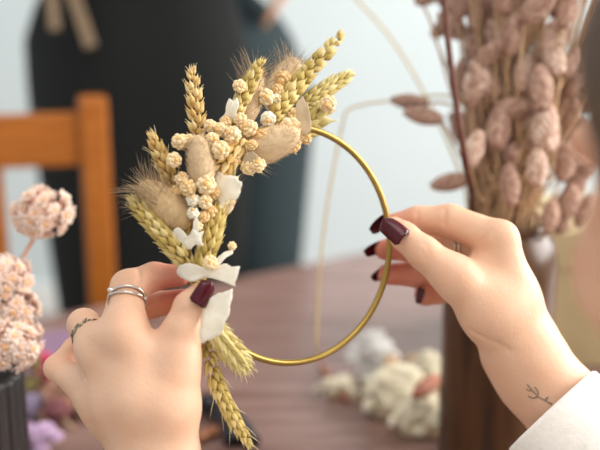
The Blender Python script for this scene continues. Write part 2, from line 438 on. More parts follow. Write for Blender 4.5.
# head, neck, torso, arms
HC=P(829,178,.345); HY=math.radians(13)                    # head centre; she looks left, down to her hands
HR=rotz(HY)@np.array([[1,0,0],[0,math.cos(-.30),-math.sin(-.30)],[0,math.sin(-.30),math.cos(-.30)]])
def hp(x,y,z): return HC+HR@np.array([x,y,z])
def head_sdf(p):
    I=HR
    d=ell(p,hp(0,-.012,.022),I,(.076,.094,.090))
    d=smin(d,ell(p,hp(0,.030,-.035),I,(.060,.062,.078)),.03)
    d=smin(d,ell(p,hp(0,.062,-.088),I,(.024,.024,.022)),.03)
    for s in (-1,1):
        d=smin(d,ell(p,hp(s*.044,.058,-.030),I,(.022,.020,.022)),.02)
        d=smin(d,ell(p,hp(s*.034,.074,.024),I,(.024,.012,.010)),.014)
        d=smin(d,ell(p,hp(s*.077,-.006,-.006),I,(.006,.018,.031)),.006)
    d=smin(d,cap(p,hp(0,.082,.014),hp(0,.102,-.026),.008,.0115),.010)
    for s in (-1,1): d=smin(d,ell(p,hp(s*.011,.096,-.030),I,(.008,.009,.007)),.006)
    d=smin(d,ell(p,hp(0,.086,-.054),I,(.022,.010,.0055)),.005)
    d=smin(d,ell(p,hp(0,.085,-.065),I,(.019,.010,.006)),.005)
    return d
NB=np.array([.225,.225,1.02]); SL=np.array([.045,.19,.965]); SR=np.array([.395,.19,.965]); PEL=np.array([.225,.12,.56])
wristL=P(152,480,.588); wristR=P(541,378,.668); ELL=np.array([-.055,.335,.805]); ELR=np.array([.345,.455,.815])
def torso_sdf(p,o=0.0,neck=True):
    d=cap(p,(.225,.17,.90),(.225,.18,.76),.115+o,.105+o)
    for s in (-.06,.06):
        d=smin(d,cap(p,(.225+s,.17,.92),(.225+s,.16,.74),.100+o,.085+o),.03)
        d=smin(d,cap(p,(.225+s,.14,.62),(.225+s*1.3,.12,.55),.100+o,.115+o),.05)
    d=smin(d,cap(p,SL+(.02,0,0),SR-(.02,0,0),.052+o,.052+o),.04)
    for S,E in ((SL,ELL),(SR,ELR)): d=smin(d,cap(p,S,E,.046+o,.036+o),.03)
    for s,kx in ((-.09,.13),(.09,.32)):                       # thighs and shins, seated
        hip=np.array([.225+s,.13,.55]); kn=np.array([kx,.52,.52]); an=np.array([kx,.44,.09])
        if o<.002 or o>.02:
            d=smin(d,cap(p,hip,kn,.080+min(o,.012),.056+min(o,.012)),.03)
            d=smin(d,cap(p,kn,an,.052+min(o,.012),.036+min(o,.012)),.02)
    return d
def neck_sdf(p): return cap(p,NB+(0,-.01,-.03),hp(0,-.03,-.05),.056,.050)
fore=lambda p,o=0.0: np.minimum(cap(p,ELL,P(155,535,.578),.036+o,.027+o),cap(p,ELR,P(606,452,.66),.037+o,.028+o))
V,Q=surface(lambda p: smin(smin(head_sdf(p),neck_sdf(p),.02),torso_sdf(p),.03), HC-(.14,.14,.26), HC+(.14,.15,.14), .0035)
t=np.full(len(V),.42); cut=HC[2]-.20  # redder head tint: some blush, plus the face's shade put into the colour
parts.append((V,Q,t))
def low(p):
    d=smin(torso_sdf(p),fore(p),.02)
    d=smin(d,smin(neck_sdf(p),cap(p,(.13,.44,.09),(.12,.55,.045),.036,.028),.02),.02)
    d=smin(d,cap(p,(.32,.44,.09),(.33,.55,.045),.036,.028),.02)
    return np.maximum(d, p[:,2]-1.03)
V,Q=surface(low,(-.16,-.03,.0),(.50,.64,1.06),.009); parts.append((V,Q,np.full(len(V),.30)))
florist=empty('person',(.225,.20,0),'seated person in a white long-sleeved top holding a flower hoop with both hands','person')
VV=[];QQ=[];TT=[];n=0
for V,Q,t in parts: VV.append(V); QQ.append(Q+n); TT.append(t); n+=len(V)
mesh_obj('body',np.concatenate(VV),np.concatenate(QQ).tolist(),M['skin'],florist,tint=np.concatenate(TT))
# hair: a shell over the cranium, hairline above the face, gathered in a low bun
def hair_sdf(p):
    d=ell(p,hp(0,-.016,.026),HR,(.087,.104,.099))
    loc=(p-HC.astype(np.float32))@HR.astype(np.float32)
    face=np.maximum(-(loc[:,1]-.012-.55*np.maximum(loc[:,2]-.012,0)), loc[:,2]-.088)   # the open face region
    side=-loc[:,1]+.018
    d=np.maximum(d,-np.maximum(face*.8,-.2))
    d=np.maximum(d,-(loc[:,2]+.062+ .35*np.minimum(loc[:,1],0)))
    d=smin(d,ell(p,hp(0,-.118,-.01),HR,(.040,.036,.038)),.012)
    return d
V,Q=surface(hair_sdf,HC-.19,HC+.17,.004); V=smooth_mesh(V,Q,2)
mesh_obj('hair',V,Q.tolist(),M['hair'],florist)
for s in (-1,1):
    mb=MB(); V,Fc=lathe_geo([(0,-1),(.5,-.86),(.87,-.5),(1,0),(.87,.5),(.5,.86),(0,1)],14)
    e=hp(s*.031,.071,.004); mb.add(V*.0125+e,Fc); eo=mb.build('eye',M['eye'],florist)
    mb=MB(); mb.add(V*np.array([.006,.006,.0025])@frame_from(HR@np.array([0,.9,-.35])).T+e+HR@np.array([0,.0112,-.0042]),Fc); mb.build('iris',M['iris'],eo)
# white top: shell over the torso and arms; each sleeve is an open tube with a turned cuff
def top_sdf(p):
    d=torso_sdf(p,.009); d=smin(d,cap(p,SL,ELL,.056,.047),.02); d=smin(d,cap(p,SR,ELR,.056,.048),.02)
    return np.maximum(np.maximum(d,p[:,2]-1.045),.58-p[:,2])
V,Q=surface(top_sdf,(-.14,-.02,.56),(.47,.56,1.07),.009); V=smooth_mesh(V,Q,1)
topo=mesh_obj('white_top',V,Q.tolist(),M['knit'],florist)
M['jeans']=mat('blue_trousers',[srgb(60,76,100),srgb(74,92,118)],.9,noise=120)
def jean_sdf(p): 
    return np.maximum(np.maximum(torso_sdf(p,.021),p[:,2]-.645),.11-p[:,2])
V,Q=surface(jean_sdf,(.0,-.04,.08),(.45,.63,.68),.009); mesh_obj('trousers',V,Q.tolist(),M['jeans'],florist)
def sleeve(path, radii, wall, cuff, seed):
    """open tube: outer skin, rolled cuff edge, inner skin; soft folds across the arm"""
    rr=np.random.default_rng(seed); m=len(path); n=40
    tan=np.gradient(path,axis=0); tan/=np.linalg.norm(tan,axis=1)[:,None]
    x=norm(np.cross(tan[0],(0,0,1))); ph=rr.uniform(0,6,6); V=[]; cum=np.concatenate([[0],np.cumsum(np.linalg.norm(np.diff(path,axis=0),axis=1))])
    def ring(i,r,fold):
        y=np.cross(tan[i],x); out=[]
        for k in range(n):
            a=2*PI*k/n; s=cum[i]
            f=fold*(.0022*math.sin(s*95+2.2*math.sin(a+ph[0])+ph[1])+.0016*math.sin(s*170+1.6*math.sin(2*a+ph[2])))
            out.append(path[i]+(r+f)*(math.cos(a)*x+math.sin(a)*y))
        return out
    inner=[]; rows=[]
    for i in range(m-1,-1,-1): rows.append(ring(i,radii[i]-wall,0))
    for i in range(m): rows.append(ring(i,radii[i],min(1,max(0,(cum[i]-cuff)/.02))))
    V=np.array([v for r in rows for v in r]); R=len(rows)
    Fc=[(i*n+k,(i*n+(k+1)%n),((i+1)*n+(k+1)%n),((i+1)*n+k)) for i in range(R-1) for k in range(n)]
    return V,Fc
def sleeve_path(a,b,m): 
    t=np.linspace(0,1,m)[:,None]; return a*(1-t)+b*t
ca=P(551,410,.662); 
pr=catmull([ca,P(592,453,.650),P(650,523,.628),ELR],60); s=np.concatenate([[0],np.cumsum(np.linalg.norm(np.diff(pr,axis=0),axis=1))]); L=s[-1]
rad=.0372+.018*np.clip(s/L,0,1)
rad=np.where(s<.030,rad+.0018,rad); rad[0]-=.0012
V,Fc=sleeve(pr,rad,.0022,.034,3); mesh_obj('sleeve',V,Fc,M['knit'],topo)
ca=P(156,545,.574); pr=sleeve_path(ca,ELL,60); L=np.linalg.norm(ELL-ca); s=np.linspace(0,L,60)
rad=.034+.016*(s/L); rad=np.where(s<.030,rad+.0012,rad)
V,Fc=sleeve(pr,rad,.0022,.034,5); mesh_obj('sleeve',V,Fc,M['knit'],topo)

# nails: curved plates that follow the finger and run past its tip
def nail(root, tip, nrm, w, par, curve=1.0, taper=.62, back=.0007):
    """root, tip: world points on the plate's centre line; nrm: outward direction"""
    root=np.asarray(root,float); tip=np.asarray(tip,float); ax=tip-root; L=np.linalg.norm(ax); ax/=L
    nz=np.asarray(nrm,float); nz=norm(nz-ax*np.dot(nz,ax)); la=np.cross(nz,ax); nu,nv=11,13
    top=[]
    for j in range(nv):
        v=j/(nv-1); ww=w*(math.sqrt(max(0,1-((.10-v)/.10)**2))*.35+.65 if v<.10 else 1-(1-taper)*max(0,(v-.35)/.65)**1.6)
        if v>.80: ww*=math.sqrt(max(.05,1-((v-.80)/.20)**2*.80))
        for i in range(nu):
            u=-1+2*i/(nu-1); th=u*1.05*curve
            lat=ww*math.sin(th)/math.sin(1.05*curve); dep=-w*(1-math.cos(th))/math.sin(1.05*curve)
            arch=-.10*L*(v*1.2-.3)**2
            top.append(root+ax*L*v+la*lat+nz*(dep+arch+.0006))
    top=np.array(top); bot=top-nz*back-0*ax
    V=np.concatenate([top,bot]); N=nu*nv; Fc=[]
    for j in range(nv-1):
        for i in range(nu-1):
            a=j*nu+i; Fc.append((a,a+1,a+nu+1,a+nu)); Fc.append((N+a,N+a+nu,N+a+nu+1,N+a+1))
    edge=[i for i in range(nu)]+[j*nu+nu-1 for j in range(1,nv)]+[(nv-1)*nu+i for i in range(nu-2,-1,-1)]+[j*nu for j in range(nv-2,0,-1)]
    for a,b in zip(edge,edge[1:]+edge[:1]): Fc.append((a,N+a,N+b,b))
    return mesh_obj('fingernail',V,Fc,M['nail'],par)
def vdir(x,y,z): return x*RT+y*UP-z*FW          # right, up, towards the camera
nail(P(404,237,.6375),P(382.5,218.5,.6445),vdir(-.05,.35,.95),.0068,florist,taper=.84)                  # right thumb
nail(P(386,216,.684),P(369,229,.686),vdir(-.35,.55,-.75),.0055,florist)
nail(P(382,243.5,.707),P(363,250,.704),vdir(-.35,.6,-.75),.0055,florist)
nail(P(386,268,.716),P(370,276,.712),vdir(-.35,.6,-.75),.0052,florist)
nail(P(420,287.5,.7065),P(415.5,303,.7075),vdir(-.85,.05,.5),.0038,florist,taper=.8)
nail(P(199,306,.5735),P(213,283,.5765),vdir(.55,-.05,.8),.0062,florist,taper=.8)                # left thumb
nail(P(178,268,.618),P(196,270,.618),vdir(.1,.75,-.6),.0050,florist)
nail(P(184,292,.630),P(200,296,.628),vdir(.1,.7,-.7),.0050,florist)
nail(P(118,326,.656),P(132,331,.654),vdir(.1,.3,-.9),.0048,florist)
nail(P(96,346,.662),P(108,350,.660),vdir(.1,.3,-.9),.0044,florist)

# ------------------------------------------------------------------ jewellery the florist wears
def ring_path(c, axis, r, wob=0, ph=0, n=48, tilt=0):
    R=frame_from(axis); out=[]
    for k in range(n):
        a=2*PI*k/n; out.append(c+R@np.array([r*math.cos(a),r*math.sin(a),wob*math.cos(a+ph)+tilt*math.cos(2*a+ph)]))
    return np.array(out)
a0,a1=P(125,336,.584),P(128,287,.607)
ax=norm(a1-a0); c=a0*.28+a1*.72; r=17.9*.600/F
ro=empty('finger_ring',c,'silver split-band ring with a small bead, on the left index finger','ring')
for wob,ph in ((.0024,1.1),(-.0024,1.5)):
    V,Fc=tube_geo(ring_path(c,ax,r+.0006,wob,ph),.00085,8,closed=True); mb=MB(); mb.add(V,Fc); mb.build('band',M['silver'],ro)
SPH=lathe_geo([(0,-1),(.5,-.86),(.87,-.5),(1,0),(.87,.5),(.5,.86),(0,1)],12)
mb=MB(); mb.add(SPH[0]*.0017+P(110,290,.5875),SPH[1]); mb.build('bead',M['silver'],ro)
a0,a1=P(100,352,.592),P(84,325,.614); ax=norm(a1-a0); c=a0*.38+a1*.62
ro=empty('finger_ring',c,'darker silver twisted ring with tiny leaves, on the left ring finger','ring')
for ph in (0,PI):
    n=64; R=frame_from(ax); r=17.2*.604/F
    pth=np.array([c+R@np.array([(r+.0005*math.cos(9*2*PI*k/n+ph))*math.cos(2*PI*k/n),(r+.0005*math.cos(9*2*PI*k/n+ph))*math.sin(2*PI*k/n),.0008*math.sin(9*2*PI*k/n+ph)]) for k in range(n)])
    V,Fc=tube_geo(pth,.0007,7,closed=True); mb=MB(); mb.add(V,Fc); mb.build('strand',M['dark_silver'],ro)
R=frame_from(ax)
for k in range(5):
    a=math.atan2(*(R.T@(-FW))[1::-1])+(-.5+.25*k)
    pt=c+R@np.array([(r+.001)*math.cos(a),(r+.001)*math.sin(a),.001*(-1)**k]); fr=frame_from(pt-c)
    mb=MB(); mb.add((SPH[0]*np.array([.0009,.0022,.0006]))@fr.T+pt,SPH[1]); mb.build('leaf',M['dark_silver'],ro)
a0,a1=P(496,248,.676),P(446,246,.700); ax=norm(a1-a0); c=a0*.40+a1*.60; r=16.8*.690/F
ro=empty('finger_ring',c,'thin double-band silver ring seen between thumb and forefinger of the right hand','ring')
for dx in (-.0016,.0016):
    V,Fc=tube_geo(ring_path(c+ax*dx,ax,r+.0004),.0008,8,closed=True); mb=MB(); mb.add(V,Fc); mb.build('band',M['silver'],ro)

# ------------------------------------------------------------------ the flower hoop
YW=math.asin(.53); HCN=P(295,244.5,.632)
HX=RT*math.cos(YW)+FW*math.sin(YW); RADH=118*.632/F
hoop=empty('flower_hoop',HCN,'thin brass hoop wreath half covered in dried wheat, bunny tails and cream button flowers','wreath')
th=np.linspace(0,2*PI,160,endpoint=False)
V,Fc=tube_geo(np.array([HCN+RADH*(math.cos(a)*HX+math.sin(a)*UP) for a in th]),.0021,12,closed=True)
mb=MB(); mb.add(V,Fc); mb.build('hoop',M['brass'],hoop)
def hoop_depth(x,y): return .632+(x-295)/1000*.632*math.tan(YW)*.85
KER=lathe_geo([(0,0),(.6,.08),(.97,.26),(1,.42),(.80,.62),(.46,.80),(.20,.96),(.10,1.08),(0,1.26)],7)
def wheat(pts, width, m, plump=1.0, nodes=None, awn=0, lead=0, seed=0, spread=.50, loose=.25):
    """an ear of wheat: pts = base..tip as (px, py, depth); width in px at mid ear"""
    rr=np.random.default_rng(seed+100)
    pw=catmull([P(*p) for p in pts],60); seg=np.linalg.norm(np.diff(pw,axis=0),axis=1).sum()
    dm=pts[len(pts)//2][2]; W=width*dm/F
    n=nodes or max(7,int(seg/.0036)); mb=MB(); tips=[]
    for i in range(n):
        t=(i+.3)/n; k=min(int(t*59),58); c=pw[k]+(pw[k+1]-pw[k])*(t*59-k); T=norm(pw[min(k+2,59)]-pw[max(k-2,0)])
        front=norm(-FW-T*np.dot(-FW,T)); side=np.cross(T,front)
        env=(.70+.5*math.sin(PI*min(1,.12+t*.78)))*(1 if t<.82 else 1-.45*(t-.82)/.18)
        sgn=1 if i%2 else -1
        for q,(off,fo) in enumerate(((1,.25),(-1,.25),(.45*sgn,.9),(-.45*sgn,-.9))):
            D=norm(T+(spread+loose*rr.normal(0,.2))*(side*off+front*fo)*(.8 if q>1 else 1)*(1.15-t*.5))
            L=W*.52*rr.uniform(.85,1.15)*env; R=W*.135*plump*env*rr.uniform(.85,1.1)
            b=c+(side*off*.13+front*fo*.13)*W*env-T*L*.35+T*seg/n*(.5 if off*sgn<0 else 0)
            Fm=frame_from(D,front); mb.add((KER[0]*np.array([R,R*.85,L]))@Fm.T+b,KER[1],rr.uniform(.15,.85)+KER[0][:,2]*.18-.1)
            tips.append((b+D*L,D,t))
    D=norm(pw[-1]-pw[-6])
    for s in (-.25,.0,.25):
        Fm=frame_from(D); mb.add((KER[0]*np.array([W*.085,W*.085,W*.5]))@Fm.T+pw[-1]-D*W*.35+np.cross(D,FW)*s*W*.45,KER[1],.75)
    ear=mb.build('wheat_ear',m,hoop)
    if lead>0:
        V,Fc=tube_geo(catmull([pw[0]+norm(pw[0]-pw[6])*lead,pw[0],pw[6]],8),.0010,6); q=MB(); q.add(V,Fc); q.build('stem',M['straw'],ear)
    if awn:
        q=MB()
        for b,D,t in tips:
            if rr.random()<awn[0]*(t>awn[2] if len(awn)>2 else 1):
                d=norm(D+rr.normal(0,.12,3)); l=awn[1]*rr.uniform(.4,1.1)
                V,Fc=tube_geo([b-d*.001,b+d*l*.5,b+d*l+np.array([0,0,-.0006])],[.00022,.00017,.00006],4); q.add(V,Fc)
        if q.n: q.build('awns',M['awn'],ear)
    return ear
wheat([(199,152,.603),(196,112,.600),(192,68,.598)],19,M['wheat_gold'],seed=1,lead=.02,spread=.66,awn=(.6,.0035))
wheat([(188,212,.597),(168,172,.594),(151,134,.592)],21,M['wheat_gold'],seed=2,lead=.02,awn=(.35,.006,.4),spread=.55)
wheat([(203,284,.592),(176,250,.588),(153,224,.586),(131,198,.585)],23,M['wheat_green'],seed=3,awn=(.4,.004))
wheat([(230,128,.612),(244,96,.615),(262,60,.618)],18,M['wheat_green'],plump=1.3,seed=4,lead=.015,nodes=11,loose=.1)
wheat([(270,122,.628),(300,82,.640),(342,34,.650)],21,M['wheat_green'],plump=1.3,seed=5,lead=.02,nodes=16,loose=.1)
wheat([(298,108,.645),(325,90,.652),(352,73,.660)],20,M['wheat_pale'],seed=6,lead=.02,nodes=13)
wheat([(200,278,.589),(210,240,.590),(219,204,.594)],26,M['wheat_green'],seed=8,spread=.5,awn=(.5,.003))
wheat([(206,318,.588),(228,346,.590),(247,370,.593)],27,M['wheat_pale'],seed=9,spread=.6,nodes=17,awn=(.6,.004))
wheat([(203,326,.594),(216,380,.592),(232,415,.591),(250,446,.590)],20,M['wheat_green'],seed=10,awn=(.3,.010))
wheat([(242,140,.602),(228,158,.600),(214,178,.598)],26,M['wheat_gold'],seed=11,spread=.75,loose=1,nodes=9,awn=(.9,.005))
wheat([(292,138,.648),(306,126,.650),(326,108,.652)],30,M['wheat_pale'],seed=12,spread=.7,loose=1,nodes=9,awn=(.9,.004))
wheat([(212,210,.600),(222,196,.601),(232,170,.604)],22,M['wheat_pale'],seed=13,spread=.6,loose=1,nodes=8,awn=(.8,.004))
def tail(pts, width, m, hairs, hl, seed, bm, nb=0, bl=.012, bzone=(.5,1.0), bdir=None):
    """a hare's-tail head: soft ovoid of fine hairs, longer bristles towards its tip"""
    rr=np.random.default_rng(seed+300); pw=catmull([P(*p) for p in pts],30); W=width*pts[0][2]/F/2
    prof=lambda t: W*(.35+.65*math.sin(PI*min(1,max(0,(t+.10)/1.12)))**.6) if 0<=t<=1 else 0
    n=20; V=[];rows=[]
    mb=MB(); rad=[max(.0004,W*math.sqrt(max(0,1-abs(2*t-1)**2.6))*(.86+.14*math.cos((t-.35)*3))) for t in np.linspace(0,1,30)]
    V,Fc=tube_geo(pw,rad,18); V=V+rr.normal(0,.00012,V.shape); mb.add(V,Fc,rr.uniform(.3,.7,len(V))); head=mb.build('bunny_tail',m,hoop)
    q=MB()
    def strand(t,a,l,r,out,up,rt=.2):
        k=min(int(t*29),28); T=norm(pw[min(k+1,29)]-pw[max(k-1,0)]); f=frame_from(T,(.3,.1,1))
        e=f[:,0]*math.cos(a)+f[:,1]*math.sin(a); b=pw[k]+e*rad[k]*.96
        d=norm(e*out+T*up+rr.normal(0,.12,3)); tip=b+d*l
        V,Fc=tube_geo([b,(b+tip)/2+T*l*.05,tip],[r,r*.75,r*.2],3,caps=False); return V,Fc
    for i in range(int(hairs*3.0)):
        V,Fc=strand(rr.uniform(.02,.99),rr.uniform(0,2*PI),hl*rr.uniform(.6,1.5),.00009,.55,.9); q.add(V,Fc,rr.uniform(.45,.9))
    q.build('fluff',m,head)
    if nb:
        q=MB()
        for i in range(nb):
            a=rr.uniform(0,2*PI)
            if bdir is not None: a=bdir+rr.normal(0,.8)
            V,Fc=strand(rr.uniform(*bzone),a,bl*rr.uniform(.5,1.2),.00016,.75,.8); q.add(V,Fc,rr.uniform(0,1))
        q.build('bristles',bm,head)
    return head
tail([(203,192,.590),(201,165,.589),(198,135,.588)],26,M['tail'],700,.0026,1,M['bristle'])
tail([(192,226,.594),(168,206,.592),(140,183,.590)],37,M['tail_brown'],800,.0026,2,M['bristle'],210,.016,(.62,1.0))
tail([(240,130,.625),(250,98,.627),(258,68,.630)],26,M['tail'],500,.003,3,M['bristle'],130,.016,(.55,1.0))
tail([(270,112,.650),(284,85,.656),(296,58,.660)],32,M['tail'],500,.003,4,M['bristle'],110,.014,(.6,1.0))
tail([(232,156,.618),(262,147,.614),(300,132,.610)],36,M['tail'],800,.0026,5,M['bristle'],60,.014,(.1,.5))
tail([(226,215,.622),(222,190,.620),(222,168,.618)],26,M['tail'],300,.003,6,M['bristle'],40,.010,(.0,.6))
def button_geo(seed, open_=0):
    rr=np.random.default_rng(seed); mb=MB()
    for pol,n,sz in ((120,7,1.05),(90,8,1.15),(60,7,1.1),(30,4,.95)):
        for k in range(n):
            a=2*PI*(k+.5*(pol%4)/2+rr.uniform(-.2,.2))/n; p=math.radians(pol+rr.normal(0,5)+open_)
            d=np.array([math.sin(p)*math.cos(a),math.sin(p)*math.sin(a),math.cos(p)])
            fr=frame_from(norm(d*.8+np.array([0,0,.55])),d)
            V=(SPH[0]*np.array([.38,.24,.36])*sz)@fr.T+d*(.82+rr.uniform(-.04,.07)); mb.add(V,SPH[1],rr.uniform(.4,.95)-.3*(pol<30))
    mb.add(SPH[0]*.90,SPH[1],.45)
    return np.concatenate(mb.v),mb.f,np.concatenate(mb.t)
BUT=[button_geo(s,o) for s,o in ((1,0),(2,8),(3,-6))]
def button(x,y,d,r,kind='button',look=None,core=True,seed=0):
    rr=np.random.default_rng(int(x*7+y*13)+seed); V,Fc,T=BUT[rr.integers(3)]; R=r*.92*d/F; c=P(x,y,d)
    look=look if look is not None else vdir(rr.normal(0,.45),rr.normal(.15,.4),1)
    fr=frame_from(look,(rr.normal(),rr.normal(),rr.normal()))
    o=mesh_obj('button_flower',(V*R)@fr.T+c,Fc,M[kind],hoop,tint=T)
    if core:
        mb=MB(); mb.add((SPH[0]*np.array([.34,.34,.20])*R)@fr.T+c+fr[:,2]*R*.98,SPH[1]); mb.build('flower_center',M['button_core'],o)
    # short stalk back into the bunch
    V,Fc=tube_geo([c-fr[:,2]*R*.6,c+FW*R*1.6-UP*R*.8,c+FW*R*3.2-UP*R*1.0+RT*R*.5],.0004,5); q=MB(); q.add(V,Fc); q.build('stalk',M['straw'],o)
    return o
for x,y,d,r,k in [
    (180,142,.590,8.0,'button'),(188.5,141,.592,7,'button'),(174,160,.584,7.5,'button'),(182,179,.586,7,'button'),(188,188,.583,8.5,'button_gold'),
    (177,190,.588,6,'button_gold'),(206,185,.584,9.5,'button'),(193,200,.583,6.5,'button_white'),(205,202,.584,7,'button'),(193,213,.582,6,'button_white'),
    (212,139,.592,6.5,'button'),(220,150,.590,9,'button'),(210,126,.600,6.5,'button'),(220,130,.601,7.5,'button'),(233,135,.598,8.5,'button'),
    (229,145,.600,6.5,'button_gold'),(249,128,.604,8.5,'button'),(262,137,.608,7.5,'button_gold'),(258,165,.602,7.5,'button'),(248,167,.604,8,'button'),
    (239,86,.610,6.5,'button'),(266,97,.622,8,'button'),(283,79,.640,8.5,'button_gold'),(278,91,.636,7,'button_gold'),(277,99,.632,5,'button_white'),
    (268,119,.614,7.5,'button_white'),(290,128,.622,10.5,'button'),(328,104,.642,8.5,'button'),(294,115,.634,7,'button_gold'),(306,138,.640,6,'button_gold'),
    (292,144,.634,9,'button_gold'),(243,150,.606,6,'button_gold'),(240,120,.606,7,'button'),(226,122,.604,6,'button_gold'),(204,217,.586,6,'button_gold'),
    (198,226,.584,5,'button'),(197,170,.596,7,'button_gold'),(216,168,.600,8,'button_gold'),(252,145,.600,5.5,'button_gold'),(210,212,.590,7,'button_gold'),
    (234,160,.600,6,'button_gold'),(214,193,.592,6.5,'button_gold')]:
    button(x,y,d,r,k)
button(210,263,.576,7.2,'button',vdir(.05,.25,1)); button(232,246,.588,4.2,'button',vdir(.4,.3,.8))
def sheet(name, outline, bulge=0, thick=.00035, m='petal', wave=0, seed=0, par=None):
    """a papery petal: outline in (px, py, depth), cupped and slightly wavy"""
    rr=np.random.default_rng(seed+60); O=np.array([P(*p) for p in outline]); O=np.vstack([O,O[:1]])
    seg=[]; 
    for a,b in zip(O,O[1:]): seg+= [a*(1-t)+b*t for t in np.linspace(0,1,5)[:-1]+rr.uniform(-.05,.05)]
    O=np.array(seg); 
    O=.25*np.roll(O,1,0)+.5*O+.25*np.roll(O,-1,0)
    c=O.mean(0); O=O+(O-c)*rr.normal(.03,.035,len(O))[:,None]
    n=len(O); ph=rr.uniform(0,6,3); S=np.abs(O-c).max(); V=[]; rings=7
    for j in range(rings):
        s=1-j/(rings-1)*.999
        for i in range(n):
            p=c+(O[i]-c)*s; u,v=np.dot(p-c,RT)/S,np.dot(p-c,UP)/S
            p=p-FW*(bulge*.5*(1-s*s)+wave*(math.sin(3.1*u+2*v+ph[0])+.7*math.sin(5*v-2.2*u+ph[1]))); V.append(p)
    V=np.array(V); B=V+FW*thick; N=len(V); Fc=[]
    for j in range(rings-1):
        for i in range(n):
            k=(i+1)%n; a,b,c2,d2=j*n+i,j*n+k,(j+1)*n+k,(j+1)*n+i
            Fc.append((a,b,c2,d2)); Fc.append((N+a,N+d2,N+c2,N+b))
    for i in range(n): k=(i+1)%n; Fc.append((i,N+i,N+k,k))
    return mesh_obj(name,np.vstack([V,B]),Fc,M[m],par or hoop)
sheet('papery_petal',[(178,267,.583),(190,263,.581),(204,268,.579),(218,266,.578),(226,263,.576),(230,267,.575),(239,266,.573),(237,276,.573),(234,286,.574),(222,281,.576),(207,277,.579),(192,282,.580),(180,278,.583)],.0015,wave=.0007,seed=1)
sheet('papery_petal',[(213,266,.583),(217,258,.584),(224,252,.585),(232,250,.586),(233,254,.586),(225,258,.584),(219,266,.582)],.001,seed=2)
sheet('papery_petal',[(206,300,.579),(218,294,.576),(232,290,.573),(232,298,.573),(229,306,.573),(230,314,.573),(225,321,.573),(223,332,.573),(213,338,.574),(201,343,.575),(200,330,.576),(202,314,.578)],.002,wave=.001,seed=3)
sheet('papery_petal',[(212,178,.594),(218,172,.592),(227,176,.590),(237,177,.589),(242,185,.588),(239.5,194,.588),(235,200,.589),(229,199,.590),(224,203,.591),(223,211,.592),(221,218,.593),(214,214,.594),(211,198,.594)],.002,wave=.0014,seed=4)
sheet('papery_petal',[(183,239,.578),(190,235,.577),(193,228,.576),(197,233,.576),(203,231,.576),(201,238,.577),(203,246,.578),(195,244,.578),(190,250,.579),(185,247,.579)],.001,wave=.0006,seed=5)
sheet('papery_petal',[(172,232,.581),(178,227,.580),(185,233,.580),(190,242,.580),(186,246,.581),(178,240,.582)],.001,seed=6)
sheet('papery_petal',[(297,102,.620),(303,96,.619),(308,106,.618),(311,118,.618),(311,131,.620),(303,136,.622),(298,126,.622),(295,112,.621)],.002,wave=.0008,seed=7,m='petal_beige')
sheet('papery_petal',[(242,160,.601),(246,153,.600),(253,151,.599),(258,156,.599),(255,162,.600),(247,165,.601)],.001,seed=8,m='petal_beige')
sheet('papery_petal',[(226,106,.601),(229,98,.600),(233,102,.600),(237,97,.600),(239,106,.601),(236,113,.602),(237,121,.603),(229,119,.603),(222,126,.603),(219,119,.603),(225,114,.602)],.001,wave=.0005,seed=9)
sheet('papery_petal',[(213,202,.594),(219,200,.593),(222,210,.593),(219,222,.594),(214,230,.595),(211,216,.595)],.001,seed=11,m='petal_beige')
sheet('papery_petal',[(193,222,.578),(196,216,.577),(199,222,.577),(199,232,.578),(194,233,.578)],.001,seed=10)
# the bound stalks under the fingers
mb=MB(); rr=np.random.default_rng(5)
for i in range(14):
    ox,oy,od=rr.normal(0,3),rr.normal(0,3),rr.normal(0,.002)
    V,Fc=tube_geo(catmull([P(224+ox*2,170+oy,.608+od),P(205+ox,225+oy,.598+od),P(201+ox*.8,285,.599+od),P(206+ox,325,.598+od)],14),.0008,6); mb.add(V,Fc,.5)
for i in range(8):
    ox,od=rr.normal(0,4),rr.normal(0,.002)
    V,Fc=tube_geo(catmull([P(224+ox,172+ox,.610+od),P(246,145+ox,.622+od),P(285,122+ox,.640+od)],12),.0008,6); mb.add(V,Fc,.5)
mb.build('stalk_bundle',M['straw'],hoop)
# gathered wire wraps
mb=MB()
for k in range(7):
    c0_=P(201+.3*k,282+2.2*k,.599); tube_geo(ring_path(c0_,norm(UP+.1*RT),.0042,n=24),.0004,6,closed=True); mb.add(V,Fc)
mb.build('binding_wire',M['brass'],hoop)

# fine tattoo of a sprig inside the right wrist: thin ink lines lying on the skin
def on_skin(x,y,B,d0=.56,d1=.76):
    ds=np.linspace(d0,d1,500); p=np.array([P(x,y,d) for d in ds],np.float32); f=B(p); i=np.argmax(f<0)
    return ds[i] if (f<0).any() else None
q=MB()
for line in ([(552,404),(545,400),(538,396),(531,389),(527,384)],[(538,396),(533,398),(528,396)],[(531,389),(530,391),(526,389)],[(538,396),(538,391),(535,387)],[(545,400),(548,397)]):
    pw=[]
    for x,y in line:
        d=on_skin(x,y,RH)
        if d: pw.append(P(x,y,d-.0003))
    if len(pw)>1: V,Fc=tube_geo(catmull(pw,10),.0006,5); q.add(V,Fc)
if q.n: q.build('tattoo',M['tattoo'],florist)

